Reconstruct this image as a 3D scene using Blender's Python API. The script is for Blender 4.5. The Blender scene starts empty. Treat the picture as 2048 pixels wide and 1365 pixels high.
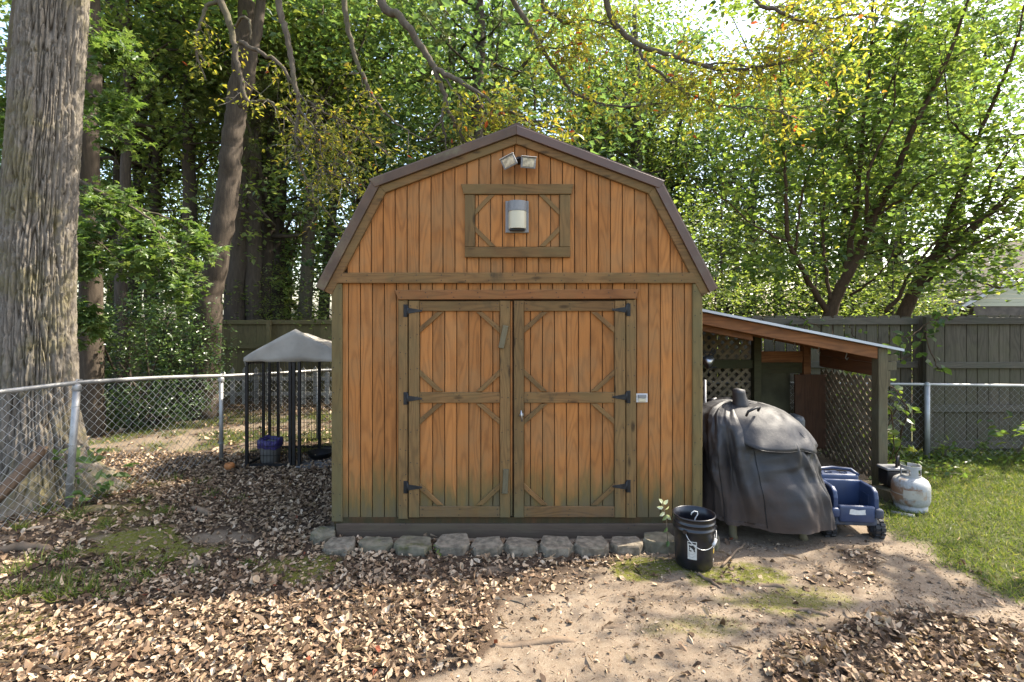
import bpy, math, random
import numpy as np
from mathutils import Vector, Matrix

random.seed(7)
sc = bpy.context.scene
COL = sc.collection
R = math.radians

# ------------------------------------------------------------------ camera, sky, sun, exposure
HC = 1.86            # eye height
FPX, CX, HY = 1044.0, 1024.0, 625.0
cam_d = bpy.data.cameras.new('camera')
cam = bpy.data.objects.new('camera', cam_d)
COL.objects.link(cam)
cam.location = (0, 0, HC)
cam.rotation_euler = (R(90), 0, 0)
cam_d.sensor_width = 36
cam_d.lens = 36 * FPX / 2048
cam_d.shift_y = -(682.5 - HY) / 2048
cam_d.clip_start = 0.05
cam_d.clip_end = 600
sc.camera = cam

SUN = Vector((0.80, 0.30, 1.0)).normalized()
world = bpy.data.worlds.new('World')
sc.world = world
world.use_nodes = True
wn = world.node_tree
wn.nodes.clear()
sky = wn.nodes.new('ShaderNodeTexSky')
sky.sky_type = 'NISHITA'
sky.sun_disc = False
sky.sun_elevation = math.asin(SUN.z)
sky.sun_rotation = math.atan2(SUN.x, SUN.y)
sky.air_density = 1.0
sky.dust_density = 2.2
sky.ozone_density = 1.0
bg = wn.nodes.new('ShaderNodeBackground')
bg.inputs['Strength'].default_value = 0.15
wo = wn.nodes.new('ShaderNodeOutputWorld')
wn.links.new(sky.outputs[0], bg.inputs[0])
wn.links.new(bg.outputs[0], wo.inputs[0])

sun_d = bpy.data.lights.new('sun', 'SUN')
sun = bpy.data.objects.new('sun', sun_d)
COL.objects.link(sun)
sun_d.energy = 3.4
sun_d.angle = R(0.53)
sun_d.color = (1.0, 0.95, 0.86)
sun.location = (12, 5, 15)
sun.rotation_euler = SUN.to_track_quat('Z', 'Y').to_euler()

sc.view_settings.view_transform = 'Standard'
sc.view_settings.look = 'None'
sc.view_settings.exposure = 2.2
sc.view_settings.gamma = 1.0
sc.view_settings.use_curve_mapping = False
sc.view_settings.use_white_balance = True
sc.view_settings.white_balance_temperature = 7000
sc.render.engine = 'CYCLES'
cy = sc.cycles
cy.max_bounces = 7
cy.diffuse_bounces = 4
cy.glossy_bounces = 2
cy.transmission_bounces = 4
cy.transparent_max_bounces = 8
cy.caustics_reflective = False
cy.caustics_refractive = False
cy.use_denoising = True
cy.sample_clamp_indirect = 6.0


def at(px, py, d):
    """a photograph position at the real distance d -> world point"""
    return Vector(((px - CX) / FPX * d, d, HC - (py - HY) / FPX * d))


# ------------------------------------------------------------------ noise
_rng = np.random.default_rng(11)
_perm = _rng.permutation(256)
_perm = np.concatenate([_perm, _perm, _perm])
_grad = _rng.normal(size=(256, 3))
_grad /= np.linalg.norm(_grad, axis=1)[:, None]


def perlin(p):
    p = np.asarray(p, dtype=np.float64)
    i = np.floor(p).astype(int)
    f = p - i
    u = f * f * f * (f * (f * 6 - 15) + 10)
    i &= 255
    out = np.zeros(len(p))
    for dx in (0, 1):
        for dy in (0, 1):
            for dz in (0, 1):
                h = _perm[_perm[_perm[i[:, 0] + dx] + i[:, 1] + dy] + i[:, 2] + dz]
                g = _grad[h]
                d = f - np.array([dx, dy, dz])
                w = (u[:, 0] if dx else 1 - u[:, 0]) * (u[:, 1] if dy else 1 - u[:, 1]) * (u[:, 2] if dz else 1 - u[:, 2])
                out += w * (g * d).sum(1)
    return out * 1.5


def fbm(p, o=3):
    p = np.asarray(p, dtype=np.float64)
    s, a = 0, 1.0
    for k in range(o):
        s = s + a * perlin(p * 2 ** k + 17.3 * k)
        a *= .5
    return s


def sstep(a, b, x):
    t = np.clip((x - a) / (b - a), 0, 1)
    return t * t * (3 - 2 * t)


# ------------------------------------------------------------------ objects
def tag(o, label=None, cat=None, group=None, kind=None):
    if label: o['label'] = label
    if cat: o['category'] = cat
    if group: o['group'] = group
    if kind: o['kind'] = kind
    return o


def empty(name, loc, label, cat, group=None, rz=0):
    o = bpy.data.objects.new(name, None)
    COL.objects.link(o)
    o.location = loc
    o.rotation_euler = (0, 0, rz)
    o.empty_display_size = .1
    return tag(o, label, cat, group)


def wloc(o):
    v = Vector((0, 0, 0))
    while o is not None:
        v += o.location
        o = o.parent
    return v


def link_mesh(name, me, mat=None, parent=None):
    o = bpy.data.objects.new(name, me)
    COL.objects.link(o)
    if mat is not None and not me.materials:
        me.materials.append(mat)
    if parent is not None:
        o.parent = parent
    return o


def np_mesh(name, verts, tris, attrs=None, smooth=False):
    me = bpy.data.meshes.new(name)
    verts = np.ascontiguousarray(verts, dtype=np.float32)
    tris = np.ascontiguousarray(tris, dtype=np.int32)
    k = tris.shape[1]
    me.vertices.add(len(verts))
    me.vertices.foreach_set('co', verts.ravel())
    me.loops.add(tris.size)
    me.loops.foreach_set('vertex_index', tris.ravel())
    me.polygons.add(len(tris))
    me.polygons.foreach_set('loop_start', np.arange(0, tris.size, k, dtype=np.int32))
    me.update(calc_edges=True)
    me.validate()
    for an, av in (attrs or {}).items():
        a = me.attributes.new(an, 'FLOAT', 'POINT')
        a.data.foreach_set('value', np.ascontiguousarray(av, dtype=np.float32))
    me.polygons.foreach_set('use_smooth', np.full(len(tris), smooth, dtype=bool))
    me.update()
    return me


class MB:
    """collects shapes, then links them as one mesh object"""
    def __init__(self):
        self.v, self.f, self.sm = [], [], []

    def add(self, vs, fs, smooth=False):
        n = len(self.v)
        self.v += [Vector(a) for a in vs]
        self.f += [tuple(i + n for i in f) for f in fs]
        self.sm += [smooth] * len(fs)
        return self

    def box(self, x0, x1, y0, y1, z0, z1, c=0.0):
        """box with chamfered edges on the camera side"""
        return self.prism([(x0, z0), (x1, z0), (x1, z1), (x0, z1)], y0, y1, c)

    def prism(self, poly, y0, y1, c=0.0):
        """convex polygon in x,z (counter-clockwise seen from -y) from y0 (front) back to y1; front edge chamfer c"""
        n = len(poly)
        P = [Vector((a, b)) for a, b in poly]
        if c > 0:
            ins = []
            for i in range(n):
                a, b, d = P[i - 1], P[i], P[(i + 1) % n]
                e1, e2 = (b - a).normalized(), (d - b).normalized()
                n1, n2 = Vector((-e1.y, e1.x)), Vector((-e2.y, e2.x))
                m = (n1 + n2)
                m = m / max(.35, m.length_squared / 2)
                ins.append(b + m * c)
            vs = [(p.x, y0, p.y) for p in ins] + [(p.x, y0 + c, p.y) for p in P] + [(p.x, y1, p.y) for p in P]
            fs = [tuple(range(n))]
            for r in (0, n):
                for i in range(n):
                    j = (i + 1) % n
                    fs.append((r + j, r + i, r + n + i, r + n + j))
            fs.append(tuple(reversed(range(2 * n, 3 * n))))
        else:
            vs = [(p.x, y0, p.y) for p in P] + [(p.x, y1, p.y) for p in P]
            fs = [tuple(range(n))]
            for i in range(n):
                j = (i + 1) % n
                fs.append((j, i, n + i, n + j))
            fs.append(tuple(reversed(range(n, 2 * n))))
        return self.add(vs, fs)

    def obox(self, c, ax, ay, az, hx, hy, hz):
        c = Vector(c); ax, ay, az = Vector(ax) * hx, Vector(ay) * hy, Vector(az) * hz
        vs = [c + ax * i + ay * j + az * k for i in (-1, 1) for j in (-1, 1) for k in (-1, 1)]
        fs = [(0, 1, 3, 2), (4, 6, 7, 5), (0, 4, 5, 1), (2, 3, 7, 6), (0, 2, 6, 4), (1, 5, 7, 3)]
        return self.add(vs, fs)

    def bar(self, a, b, w, t, up=(0, -1, 0)):
        """rectangular bar from a to b, width w across, thickness t along up"""
        a, b = Vector(a), Vector(b)
        d = (b - a).normalized()
        u = Vector(up); u = (u - d * u.dot(d)).normalized()
        s = d.cross(u)
        return self.obox((a + b) / 2, d, s, u, (b - a).length / 2, w / 2, t / 2)

    def tube(self, pts, rad, n=8, caps=True, smooth=True, wob=0.0, seed=0):
        pts = [Vector(p) for p in pts]
        if not hasattr(rad, '__len__'): rad = [rad] * len(pts)
        rr = random.Random(seed)
        t0 = (pts[1] - pts[0]).normalized()
        u = t0.orthogonal().normalized()
        vs, fs = [], []
        m = len(pts)
        for i, p in enumerate(pts):
            t = (pts[min(i + 1, m - 1)] - pts[max(i - 1, 0)]).normalized()
            u = (u - t * u.dot(t))
            u = u.normalized() if u.length > 1e-6 else t.orthogonal().normalized()
            w = t.cross(u)
            for k in range(n):
                a = 2 * math.pi * k / n
                r = rad[i] * (1 + (rr.uniform(-wob, wob) if wob else 0))
                vs.append(p + (u * math.cos(a) + w * math.sin(a)) * r)
        for i in range(m - 1):
            for k in range(n):
                j = (k + 1) % n
                fs.append((i * n + k, i * n + j, i * n + n + j, i * n + n + k))
        self.add(vs, fs, smooth)
        if caps:
            b = len(self.v) - len(vs)
            self.f += [tuple(reversed(range(b, b + n))), tuple(range(b + (m - 1) * n, b + m * n))]
            self.sm += [False, False]
        return self

    def lathe(self, prof, c=(0, 0, 0), n=32, smooth=True, sx=1, sy=1):
        """profile (r, z) turned about z"""
        c = Vector(c)
        vs, fs = [], []
        for r, z in prof:
            for k in range(n):
                a = 2 * math.pi * k / n
                vs.append(c + Vector((math.cos(a) * r * sx, math.sin(a) * r * sy, z)))
        for i in range(len(prof) - 1):
            for k in range(n):
                j = (k + 1) % n
                fs.append((i * n + k, i * n + j, i * n + n + j, i * n + n + k))
        return self.add(vs, fs, smooth)

    def disc(self, c, r, n=24, up=True):
        c = Vector(c)
        vs = [c + Vector((math.cos(2 * math.pi * k / n) * r, math.sin(2 * math.pi * k / n) * r, 0)) for k in range(n)]
        return self.add(vs, [tuple(range(n)) if up else tuple(reversed(range(n)))])

    def build(self, name, mat, parent=None, local=False, auto=None):
        off = Vector((0, 0, 0)) if (parent is None or local) else wloc(parent)
        me = bpy.data.meshes.new(name)
        me.from_pydata([v - off for v in self.v], [], self.f)
        me.polygons.foreach_set('use_smooth', self.sm)
        me.update()
        return link_mesh(name, me, mat, parent)


# ------------------------------------------------------------------ materials
class NT:
    def __init__(self, name):
        self.m = bpy.data.materials.new(name)
        self.m.use_nodes = True
        self.t = self.m.node_tree
        self.t.nodes.clear()
        self.out = self.t.nodes.new('ShaderNodeOutputMaterial')

    def n(self, kind, **kw):
        nd = self.t.nodes.new(kind)
        for k, v in kw.items():
            setattr(nd, k, v)
        return nd

    def set(self, sock, v):
        if hasattr(v, 'is_linked') or hasattr(v, 'links'):
            self.t.links.new(v, sock)
        elif isinstance(v, tuple) and len(v) == 3 and sock.type == 'RGBA':
            sock.default_value = (*v, 1)
        else:
            sock.default_value = v

    def math(self, op, a, b=0.0, clamp=False):
        nd = self.n('ShaderNodeMath', operation=op, use_clamp=clamp)
        self.set(nd.inputs[0], a); self.set(nd.inputs[1], b)
        return nd.outputs[0]

    def mix(self, f, a, b, mode='MIX'):
        nd = self.n('ShaderNodeMix', data_type='RGBA', blend_type=mode)
        self.set(nd.inputs[0], f); self.set(nd.inputs[6], a); self.set(nd.inputs[7], b)
        return nd.outputs[2]

    def noise(self, vec, scale, detail=2.0, rough=.5, dist=0.0):
        nd = self.n('ShaderNodeTexNoise')
        if vec is not None: self.set(nd.inputs['Vector'], vec)
        nd.inputs['Scale'].default_value = scale
        nd.inputs['Detail'].default_value = detail
        nd.inputs['Roughness'].default_value = rough
        nd.inputs['Distortion'].default_value = dist
        return nd.outputs[0]

    def ramp(self, f, stops):
        nd = self.n('ShaderNodeValToRGB')
        self.set(nd.inputs[0], f)
        cr = nd.color_ramp
        while len(cr.elements) < len(stops): cr.elements.new(.5)
        for e, (p, c) in zip(cr.elements, stops):
            e.position = p; e.color = (*c, 1)
        return nd.outputs[0]

    def mr(self, v, a, b, c=0.0, d=1.0):
        nd = self.n('ShaderNodeMapRange', interpolation_type='SMOOTHSTEP')
        self.set(nd.inputs[0], v)
        for i, x in enumerate((a, b, c, d)): self.set(nd.inputs[1 + i], x)
        return nd.outputs[0]

    def comb(self, x, y, z):
        nd = self.n('ShaderNodeCombineXYZ')
        for i, v in enumerate((x, y, z)): self.set(nd.inputs[i], v)
        return nd.outputs[0]

    def sep(self, v):
        nd = self.n('ShaderNodeSeparateXYZ'); self.set(nd.inputs[0], v)
        return nd.outputs

    def obj(self):
        return self.n('ShaderNodeTexCoord').outputs['Object']

    def pos(self):
        return self.n('ShaderNodeNewGeometry').outputs['Position']

    def rnd(self):
        return self.n('ShaderNodeObjectInfo').outputs['Random']

    def attr(self, name):
        return self.n('ShaderNodeAttribute', attribute_name=name).outputs['Fac']

    def bump(self, h, strength=.3, dist=.01):
        nd = self.n('ShaderNodeBump')
        nd.inputs['Strength'].default_value = strength
        nd.inputs['Distance'].default_value = dist
        self.set(nd.inputs['Height'], h)
        return nd.outputs[0]

    def bsdf(self, color, rough=.6, metal=0.0, normal=None, spec=.4):
        b = self.n('ShaderNodeBsdfPrincipled')
        self.set(b.inputs['Base Color'], color)
        self.set(b.inputs['Roughness'], rough)
        self.set(b.inputs['Metallic'], metal)
        b.inputs['Specular IOR Level'].default_value = spec
        if normal is not None: self.set(b.inputs['Normal'], normal)
        return b.outputs[0]

    def done(self, shader):
        self.t.links.new(shader, self.out.inputs[0])
        return self.m


ALB = .69          # albedo level that goes with the exposure


def k3(c): return tuple(v * ALB for v in c)


def plain(name, c, rough=.6, metal=0.0, var=.15, scale=9.0, bump=.15, spec=.4, dirt=None):
    """one colour with soft mottling, optional dirt colour in blotches"""
    T = NT(name)
    c = k3(c)
    if dirt: dirt = (k3(dirt[0]), dirt[1])
    p = T.obj()
    n1 = T.noise(p, scale, 4)
    n2 = T.noise(p, scale * 12, 3)
    col = T.mix(T.mr(n1, .3, .7), tuple(x * (1 - var) for x in c), tuple(min(1, x * (1 + var)) for x in c))
    if dirt:
        col = T.mix(T.mr(T.noise(p, scale * .7, 5, .65), .5, .72, 0, dirt[1]), col, dirt[0])
    return T.done(T.bsdf(col, rough, metal, T.bump(n2, bump, .004), spec))


def wood(name, base, dark, axis='Z', rings=.5, algae=None, grey=None, freq=1.0, streak=.25, knots=0.0, top=None):
    """timber with contour-like growth rings along one local axis; algae = (z low, z high, colour)"""
    T = NT(name)
    base, dark = k3(base), k3(dark)
    if algae: algae = (algae[0], algae[1], k3(algae[2]))
    if grey: grey = (k3(grey[0]), grey[1])
    if top: top = (k3(top[0]), top[1])
    r = T.rnd()
    x, y, z = T.sep(T.obj())
    if axis == 'Z':
        g, c = z, T.math('ADD', x, T.math('MULTIPLY', y, .7))
    elif axis == 'X':
        g, c = x, T.math('ADD', z, T.math('MULTIPLY', y, .7))
    else:
        g, c = y, T.math('ADD', z, T.math('MULTIPLY', x, .7))
    ro = T.math('MULTIPLY', r, 91.0)
    gs = T.math('ADD', T.math('MULTIPLY', g, 1.15 * freq), ro)
    n1 = T.noise(T.comb(T.math('MULTIPLY', c, 9.0 * freq), gs, ro), 1.0, 1.0, .4)
    ph = T.math('ADD', T.math('MULTIPLY', n1, 9.0), T.math('MULTIPLY', c, 3.0 * freq))
    ring = T.math('ADD', T.math('MULTIPLY', T.math('SINE', T.math('MULTIPLY', ph, 6.283)), .5), .5)
    ring = T.math('POWER', ring, 2.2)
    fib = T.noise(T.comb(T.math('MULTIPLY', c, 190.0), T.math('MULTIPLY', gs, 5.0), ro), 1.0, 3, .6)
    blo = T.noise(T.comb(T.math('MULTIPLY', c, 9.0), T.math('MULTIPLY', gs, 3.0), T.math('ADD', ro, 5.0)), 1.0, 4, .6)
    col = T.mix(T.math('MULTIPLY', ring, rings), base, dark)
    col = T.mix(T.mr(fib, .35, .75, streak, 0.0), col, tuple(v * .55 for v in dark))
    col = T.mix(T.mr(blo, .52, .78, 0, .55), col, tuple(v * .8 for v in dark))
    col = T.mix(T.mr(blo, .46, .22, 0, .35), col, tuple(min(1, v * 1.25) for v in base))
    bri = T.mr(r, 0, 1, .82, 1.12)
    col = T.mix(1.0, col, T.comb(bri, bri, bri), 'MULTIPLY')
    P = T.pos()
    if grey:
        gn = T.noise(P, 2.3, 5, .65)
        col = T.mix(T.mr(gn, .38, .68, 0, grey[1]), col, grey[0])
    if top:      # runs of black mildew
        sx_, sy_, sz_ = T.sep(P)
        tn = T.noise(T.comb(T.math('MULTIPLY', sx_, 3.5), sy_, T.math('MULTIPLY', sz_, 2.0)), 1.0, 5, .7)
        col = T.mix(T.mr(tn, .58, .80, 0, top[1]), col, top[0])
    if knots:
        vo = T.n('ShaderNodeTexVoronoi')
        vo.inputs['Scale'].default_value = 1.0
        T.set(vo.inputs['Vector'], T.comb(T.math('MULTIPLY', c, 9.0), T.math('ADD', T.math('MULTIPLY', g, 3.2), ro), ro))
        vd = T.math('ADD', vo.outputs['Distance'], T.math('MULTIPLY', T.math('SUBTRACT', fib, .5), .06))
        col = T.mix(T.mr(vd, .20, .07, 0, knots), col, tuple(v * .30 for v in dark))
    if algae:
        pz = T.sep(P)[2]
        an = T.noise(T.comb(T.math('MULTIPLY', T.sep(P)[0], 9.0), 0.0, T.math('MULTIPLY', pz, 2.2)), 1.0, 5, .65)
        f = T.math('ADD', T.math('ADD', pz, T.math('MULTIPLY', T.math('SUBTRACT', r, .5), .16)), T.math('MULTIPLY', T.math('SUBTRACT', an, .5), .75))
        col = T.mix(T.mr(f, algae[1], algae[0], 0, .85), col, algae[2])
        col = T.mix(T.mr(f, algae[0] + .12, algae[0] - .12, 0, .6), col, (.085, .075, .052))
    h = T.math('ADD', T.math('MULTIPLY', ring, .5), fib)
    return T.done(T.bsdf(col, .78, 0, T.bump(h, .35, .003), .25))


def leafmat(name, stops, tr=.42, rough=.45, spec=.35, trgain=1.35):
    T = NT(name)
    col = T.ramp(T.attr('tint'), stops)
    b = T.bsdf(col, rough, 0, None, spec)
    tn = T.n('ShaderNodeBsdfTranslucent')
    T.set(tn.inputs[0], T.mix(1.0, col, (trgain, trgain * 1.02, trgain * .55), 'MULTIPLY'))
    mx = T.n('ShaderNodeMixShader')
    mx.inputs[0].default_value = tr
    T.t.links.new(b, mx.inputs[1]); T.t.links.new(tn.outputs[0], mx.inputs[2])
    return T.done(mx.outputs[0])


def barkmat(name, a, b, moss=None, scale=1.0, bump=.6, furrow=None):
    T = NT(name)
    a, b = k3(a), k3(b)
    x, y, z = T.sep(T.obj())
    v = T.comb(T.math('MULTIPLY', x, 16 * scale), T.math('MULTIPLY', y, 16 * scale), T.math('MULTIPLY', z, 3.0 * scale))
    n1 = T.noise(v, 1.0, 5, .65)
    n2 = T.noise(T.obj(), 60 * scale, 4, .7)
    f = T.math('ADD', T.math('MULTIPLY', n1, .7), T.math('MULTIPLY', n2, .3))
    col = T.ramp(f, [(.30, a), (.52, tuple((p + q) / 2 for p, q in zip(a, b))), (.68, b)])
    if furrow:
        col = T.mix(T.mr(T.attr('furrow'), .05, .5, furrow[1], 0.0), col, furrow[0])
    if moss:
        mn = T.noise(T.obj(), 1.6, 5, .7)
        col = T.mix(T.math('MULTIPLY', T.mr(mn, .45, .62), T.mr(n2, .3, .6, 0, moss[1])), col, moss[0])
    return T.done(T.bsdf(col, .9, 0, T.bump(f, bump, .012), .2))


M = {}
M['siding'] = wood('siding_wood', (.535, .212, .058), (.262, .100, .028), 'Z', .5, (.26, .62, (.15, .125, .045)), ((.33, .20, .09), .45), 1.0, .16, top=((.16, .10, .05), .5))
M['siding_back'] = wood('siding_groove', (.115, .055, .022), (.07, .034, .014), 'Z', .4, (.05, .45, (.04, .045, .02)))
M['trim_v'] = wood('trim_wood_upright', (.285, .160, .060), (.145, .082, .032), 'Z', .6, (.12, .5, (.15, .125, .06)), ((.19, .132, .055), .6), 1.1, .32, top=((.035, .032, .022), .6), knots=.8)
M['trim_h'] = wood('trim_wood_level', (.285, .150, .055), (.145, .078, .03), 'X', .6, (-.3, .38, (.14, .11, .08)), ((.19, .132, .052), .65), 1.1, .32, top=((.03, .028, .02), .85), knots=.7)
M['header'] = wood('header_wood', (.34, .135, .045), (.18, .075, .028), 'X', .55, None, ((.2, .13, .05), .4), 1.0, .25)
M['corner'] = wood('corner_wood', (.245, .17, .065), (.14, .095, .038), 'Z', .5, (.1, .5, (.14, .125, .06)), ((.155, .13, .058), .75), 1.0, .3, top=((.05, .05, .03), .6))
M['skirt'] = wood('skirt_wood', (.135, .095, .068), (.09, .066, .05), 'X', .25, None, ((.115, .095, .06), .6), 1.0, .2)
M['weather'] = wood('weathered_block', (.19, .15, .085), (.10, .075, .04), 'Z', .5, None, ((.2, .19, .12), .5))
M['metal_roof'] = plain('brown_metal', (.120, .060, .036), .42, .0, .12, 5, .1, .5, ((.17, .14, .10), .5))
M['lichen_roof'] = plain('lichened_metal', (.112, .064, .036), .6, .0, .2, 6, .3, .4, ((.19, .17, .09), .75))
M['hinge'] = plain('hinge_metal', (.032, .033, .035), .55, .5, .3, 20, .2, .4, ((.08, .075, .06), .5))
M['black_metal'] = plain('black_metal', (.02, .02, .022), .45, .4, .2)
M['chrome'] = plain('worn_chrome', (.5, .5, .5), .3, .9, .2)
M['rustwire'] = plain('bright_wire', (.62, .62, .60), .35, .6, .1)
M['galv'] = plain('galvanised_steel', (.44, .435, .415), .5, .45, .18, 6, .12, .5, ((.30, .30, .28), .5))
M['galv_wire'] = plain('galvanised_wire', (.56, .57, .56), .5, .35, .15, 6, .1)
M['block'] = plain('edging_concrete', (.235, .195, .145), .92, 0, .35, 22, .9, .2, ((.13, .12, .085), .6))
M['block_moss'] = plain('mossy_concrete', (.20, .175, .125), .95, 0, .3, 12, .9, .2, ((.095, .10, .03), .85))
M['white_plastic'] = plain('white_plastic', (.72, .71, .68), .4, 0, .06, 10, .05)
M['grey_plastic'] = plain('grey_plastic', (.25, .25, .25), .5, 0, .1, 30, .1)
M['cream'] = plain('cream_lens', (.62, .56, .40), .35, 0, .08, 5, .05)
M['glass_lamp'] = plain('lamp_reflector', (.55, .47, .34), .25, .3, .35, 40, .4)
# ------------------------------------------------------------------ ground
def lin(a, b, st): return np.arange(a, b, st)
gx = np.concatenate([-np.geomspace(160, 6.6, 26), lin(-6.5, 7.6, .05), np.geomspace(7.7, 160, 26)])
gy = np.concatenate([-np.geomspace(120, 1.0, 16), lin(0, 1.9, .25), lin(2.0, 8.6, .05), lin(8.65, 13, .15), np.geomspace(13.1, 260, 30)])


def ground_z(X, Y):
    X = np.asarray(X, float); Y = np.asarray(Y, float)
    p = np.stack([X, Y, np.zeros_like(X)], -1).reshape(-1, 3)
    z = fbm(p * .55, 3) * .022 + fbm(p * 3.1, 3) * .007
    z = z.reshape(X.shape)
    near = np.exp(-((X - .04) ** 2 / 4.5 + (Y - 5) ** 2 / 5.0))
    z = z * (1 - .85 * np.clip(near, 0, 1))
    # litter heaped in the foreground
    z = z + .03 * pile(X, Y)
    return z


def pxy(X, Y):
    """photograph position of a ground point"""
    return CX + FPX * X / np.maximum(Y, .3), HY + FPX * HC / np.maximum(Y, .3)


def pile(X, Y):
    """0..1 dense heaps of dry leaves"""
    px, py = pxy(X, Y)
    wob = fbm(np.stack([X * 1.1, Y * 1.1, X * 0 + 3], -1).reshape(-1, 3), 3).reshape(X.shape)
    edge = np.interp(py, [1100, 1150, 1200, 1260, 1330, 1400], [900, 1010, 985, 950, 880, 640])
    a = sstep(60, -60, px - edge + wob * 150) * sstep(1130, 1185, py + wob * 15)
    b = sstep(1.0, .78, np.hypot((px - 1850) / 335, (py - 1345) / 150) + wob * .28) * (Y < 4.3)
    return np.clip(np.maximum(a, b * .95), 0, 1) * (Y > 0)


def litter_density(X, Y):
    px, py = pxy(X, Y)
    wob = fbm(np.stack([X * 1.3, Y * 1.3, X * 0 + 9], -1).reshape(-1, 3), 3).reshape(X.shape)
    d = pile(X, Y)
    left = sstep(820, 700, px + wob * 120) * (py < 1240) * (Y < 6.9) * .9
    left = left * (1 - .85 * sstep(.05, .45, wob) * (px < 640) * (py > 1010))
    left = left * (1 - .45 * sstep(330, 120, px + wob * 200) * (py > 1040) * (py < 1215))
    band = sstep(1300, 1050, px + wob * 150) * (py > 1092) * (py < 1190) * .62 * sstep(-.35, .2, wob + .1)
    blocks = sstep(1340, 1200, px) * (py > 1085) * (py < 1135) * .65
    right = ((px > 1440) & (py > 1075) & (py < 1180) & (px < 1760)) * .40 * sstep(-.1, .3, wob)
    back = ((Y > 6.3) & (Y < 10.5) & (X < -1.2)) * .42 * sstep(-.4, .3, wob)
    sparse = .06 * (py > 1120)
    d = np.maximum.reduce([d, left, band, blocks, right, back, sparse * np.ones_like(d)])
    d = d * (1 - .75 * np.clip(moss_mask(X, Y), 0, 1) * (py < 1200))
    under = (X > -1.62) & (X < 1.7) & (Y > 4.26) & (Y < 8.0)
    return np.where(under, 0, d)


def grass_mask(X, Y):
    px, py = pxy(X, Y)
    wob = fbm(np.stack([X * 1.6, Y * 1.6, X * 0 + 21], -1).reshape(-1, 3), 3).reshape(X.shape)
    edge = np.interp(py, [880, 960, 1040, 1080, 1130, 1200, 1260], [1700, 1745, 1780, 1775, 1880, 2060, 2300])
    g = sstep(-25, 45, px - edge + wob * 75) * (Y < 7.6) * (X > 2.0)
    bk = ((X < -.8) & (Y > 6.9)) * sstep(10.2, 9.2, Y) * sstep(-.25, .25, wob) * .8
    nb = ((X > .5) & (Y > 7.3) & (Y < 14)) * .95
    return np.clip(np.maximum.reduce([g, bk, nb]), 0, 1)


def moss_mask(X, Y):
    px, py = pxy(X, Y)
    wob = fbm(np.stack([X * 2.4, Y * 2.4, X * 0 + 33], -1).reshape(-1, 3), 4).reshape(X.shape)
    m = np.zeros_like(X)
    for cx_, cy_, rx, ry, s in ((290, 1085, 130, 38, 1), (590, 1140, 95, 32, .75), (1290, 1135, 90, 24, .9), (1460, 1150, 110, 24, .7),
                                (1560, 1210, 150, 34, .55), (1400, 1250, 160, 30, .4), (250, 1030, 120, 25, .5), (30, 1270, 90, 40, .4)):
        m = np.maximum(m, s * sstep(1.15, .55, np.hypot((px - cx_) / rx, (py - cy_) / ry) - wob * .55))
    return m


GX, GY = np.meshgrid(gx, gy)
GZ = ground_z(GX, GY)
nx_, ny_ = len(gx), len(gy)
idx = np.arange(nx_ * ny_).reshape(ny_, nx_)
quads = np.stack([idx[:-1, :-1], idx[:-1, 1:], idx[1:, 1:], idx[1:, :-1]], -1).reshape(-1, 4)
gme = np_mesh('ground', np.stack([GX, GY, GZ], -1).reshape(-1, 3), quads,
              {'litter': np.clip(litter_density(GX, GY), 0, 1).ravel(), 'grass': grass_mask(GX, GY).ravel(), 'moss': moss_mask(GX, GY).ravel()}, True)


def ground_mat():
    T = NT('earth')
    P = T.pos()
    n1 = T.noise(P, 1.7, 5, .6)
    n2 = T.noise(P, 26, 4, .65)
    n3 = T.noise(P, 150, 3, .7)
    n4 = T.noise(P, 420, 2, .7)
    dirt = T.mix(T.mr(n1, .3, .7), (.140, .109, .076), (.212, .170, .123))
    dirt = T.mix(T.mr(n2, .35, .7, .0, .5), dirt, (0.1040, 0.0680, 0.0440))
    dirt = T.mix(T.mr(n3, .52, .74, 0, .6), dirt, (0.2400, 0.1840, 0.1360))
    dirt = T.mix(T.mr(n4, .54, .66, 0, .75), dirt, (0.0560, 0.0360, 0.0240))
    dirt = T.mix(T.mr(T.noise(P, 240, 2, .6), .58, .68, 0, .6), dirt, (0.3360, 0.2720, 0.2160))
    dirt = T.mix(T.mr(T.noise(P, 5.5, 5, .7), .5, .7, 0, .5), dirt, (0.0840, 0.0600, 0.0400))
    mulch = T.mix(T.mr(n3, .35, .65), (0.0176, 0.0112, 0.0072), (0.0680, 0.0440, 0.0288))
    far = T.sep(P)[1]
    col = T.mix(T.mr(T.attr('litter'), .1, .5, 0, .9), dirt, mulch)
    soil = T.mix(T.mr(n2, .35, .65), (0.0360, 0.0416, 0.0144), (0.0680, 0.0680, 0.0240))
    col = T.mix(T.attr('grass'), col, soil)
    mo = T.mix(T.mr(n3, .35, .65), (0.0560, 0.0624, 0.0096), (0.1360, 0.1320, 0.0240))
    col = T.mix(T.math('MULTIPLY', T.mr(T.attr('moss'), .1, .75), T.mr(n2, .3, .55)), col, mo)
    floor = T.mix(T.mr(n2, .35, .65), (0.0280, 0.0208, 0.0120), (0.0840, 0.0560, 0.0320))
    col = T.mix(T.mr(T.math('ADD', far, n1), 9.6, 10.4), col, floor)
    h = T.math('ADD', T.math('MULTIPLY', n2, .6), T.math('MULTIPLY', n3, .4))
    return T.done(T.bsdf(col, .95, 0, T.bump(h, .55, .012), .15))


M['ground'] = ground_mat()
g_o = link_mesh('ground', gme, M['ground'])
tag(g_o, 'sandy yard earth with mossy patches sloping away under the trees', None, None, 'structure')

# ------------------------------------------------------------------ shed
S = 242.8
FY = 4.30


def BX(px): return (px - CX) / S
def BZ(py): return HC - (py - HY) / S


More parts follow.
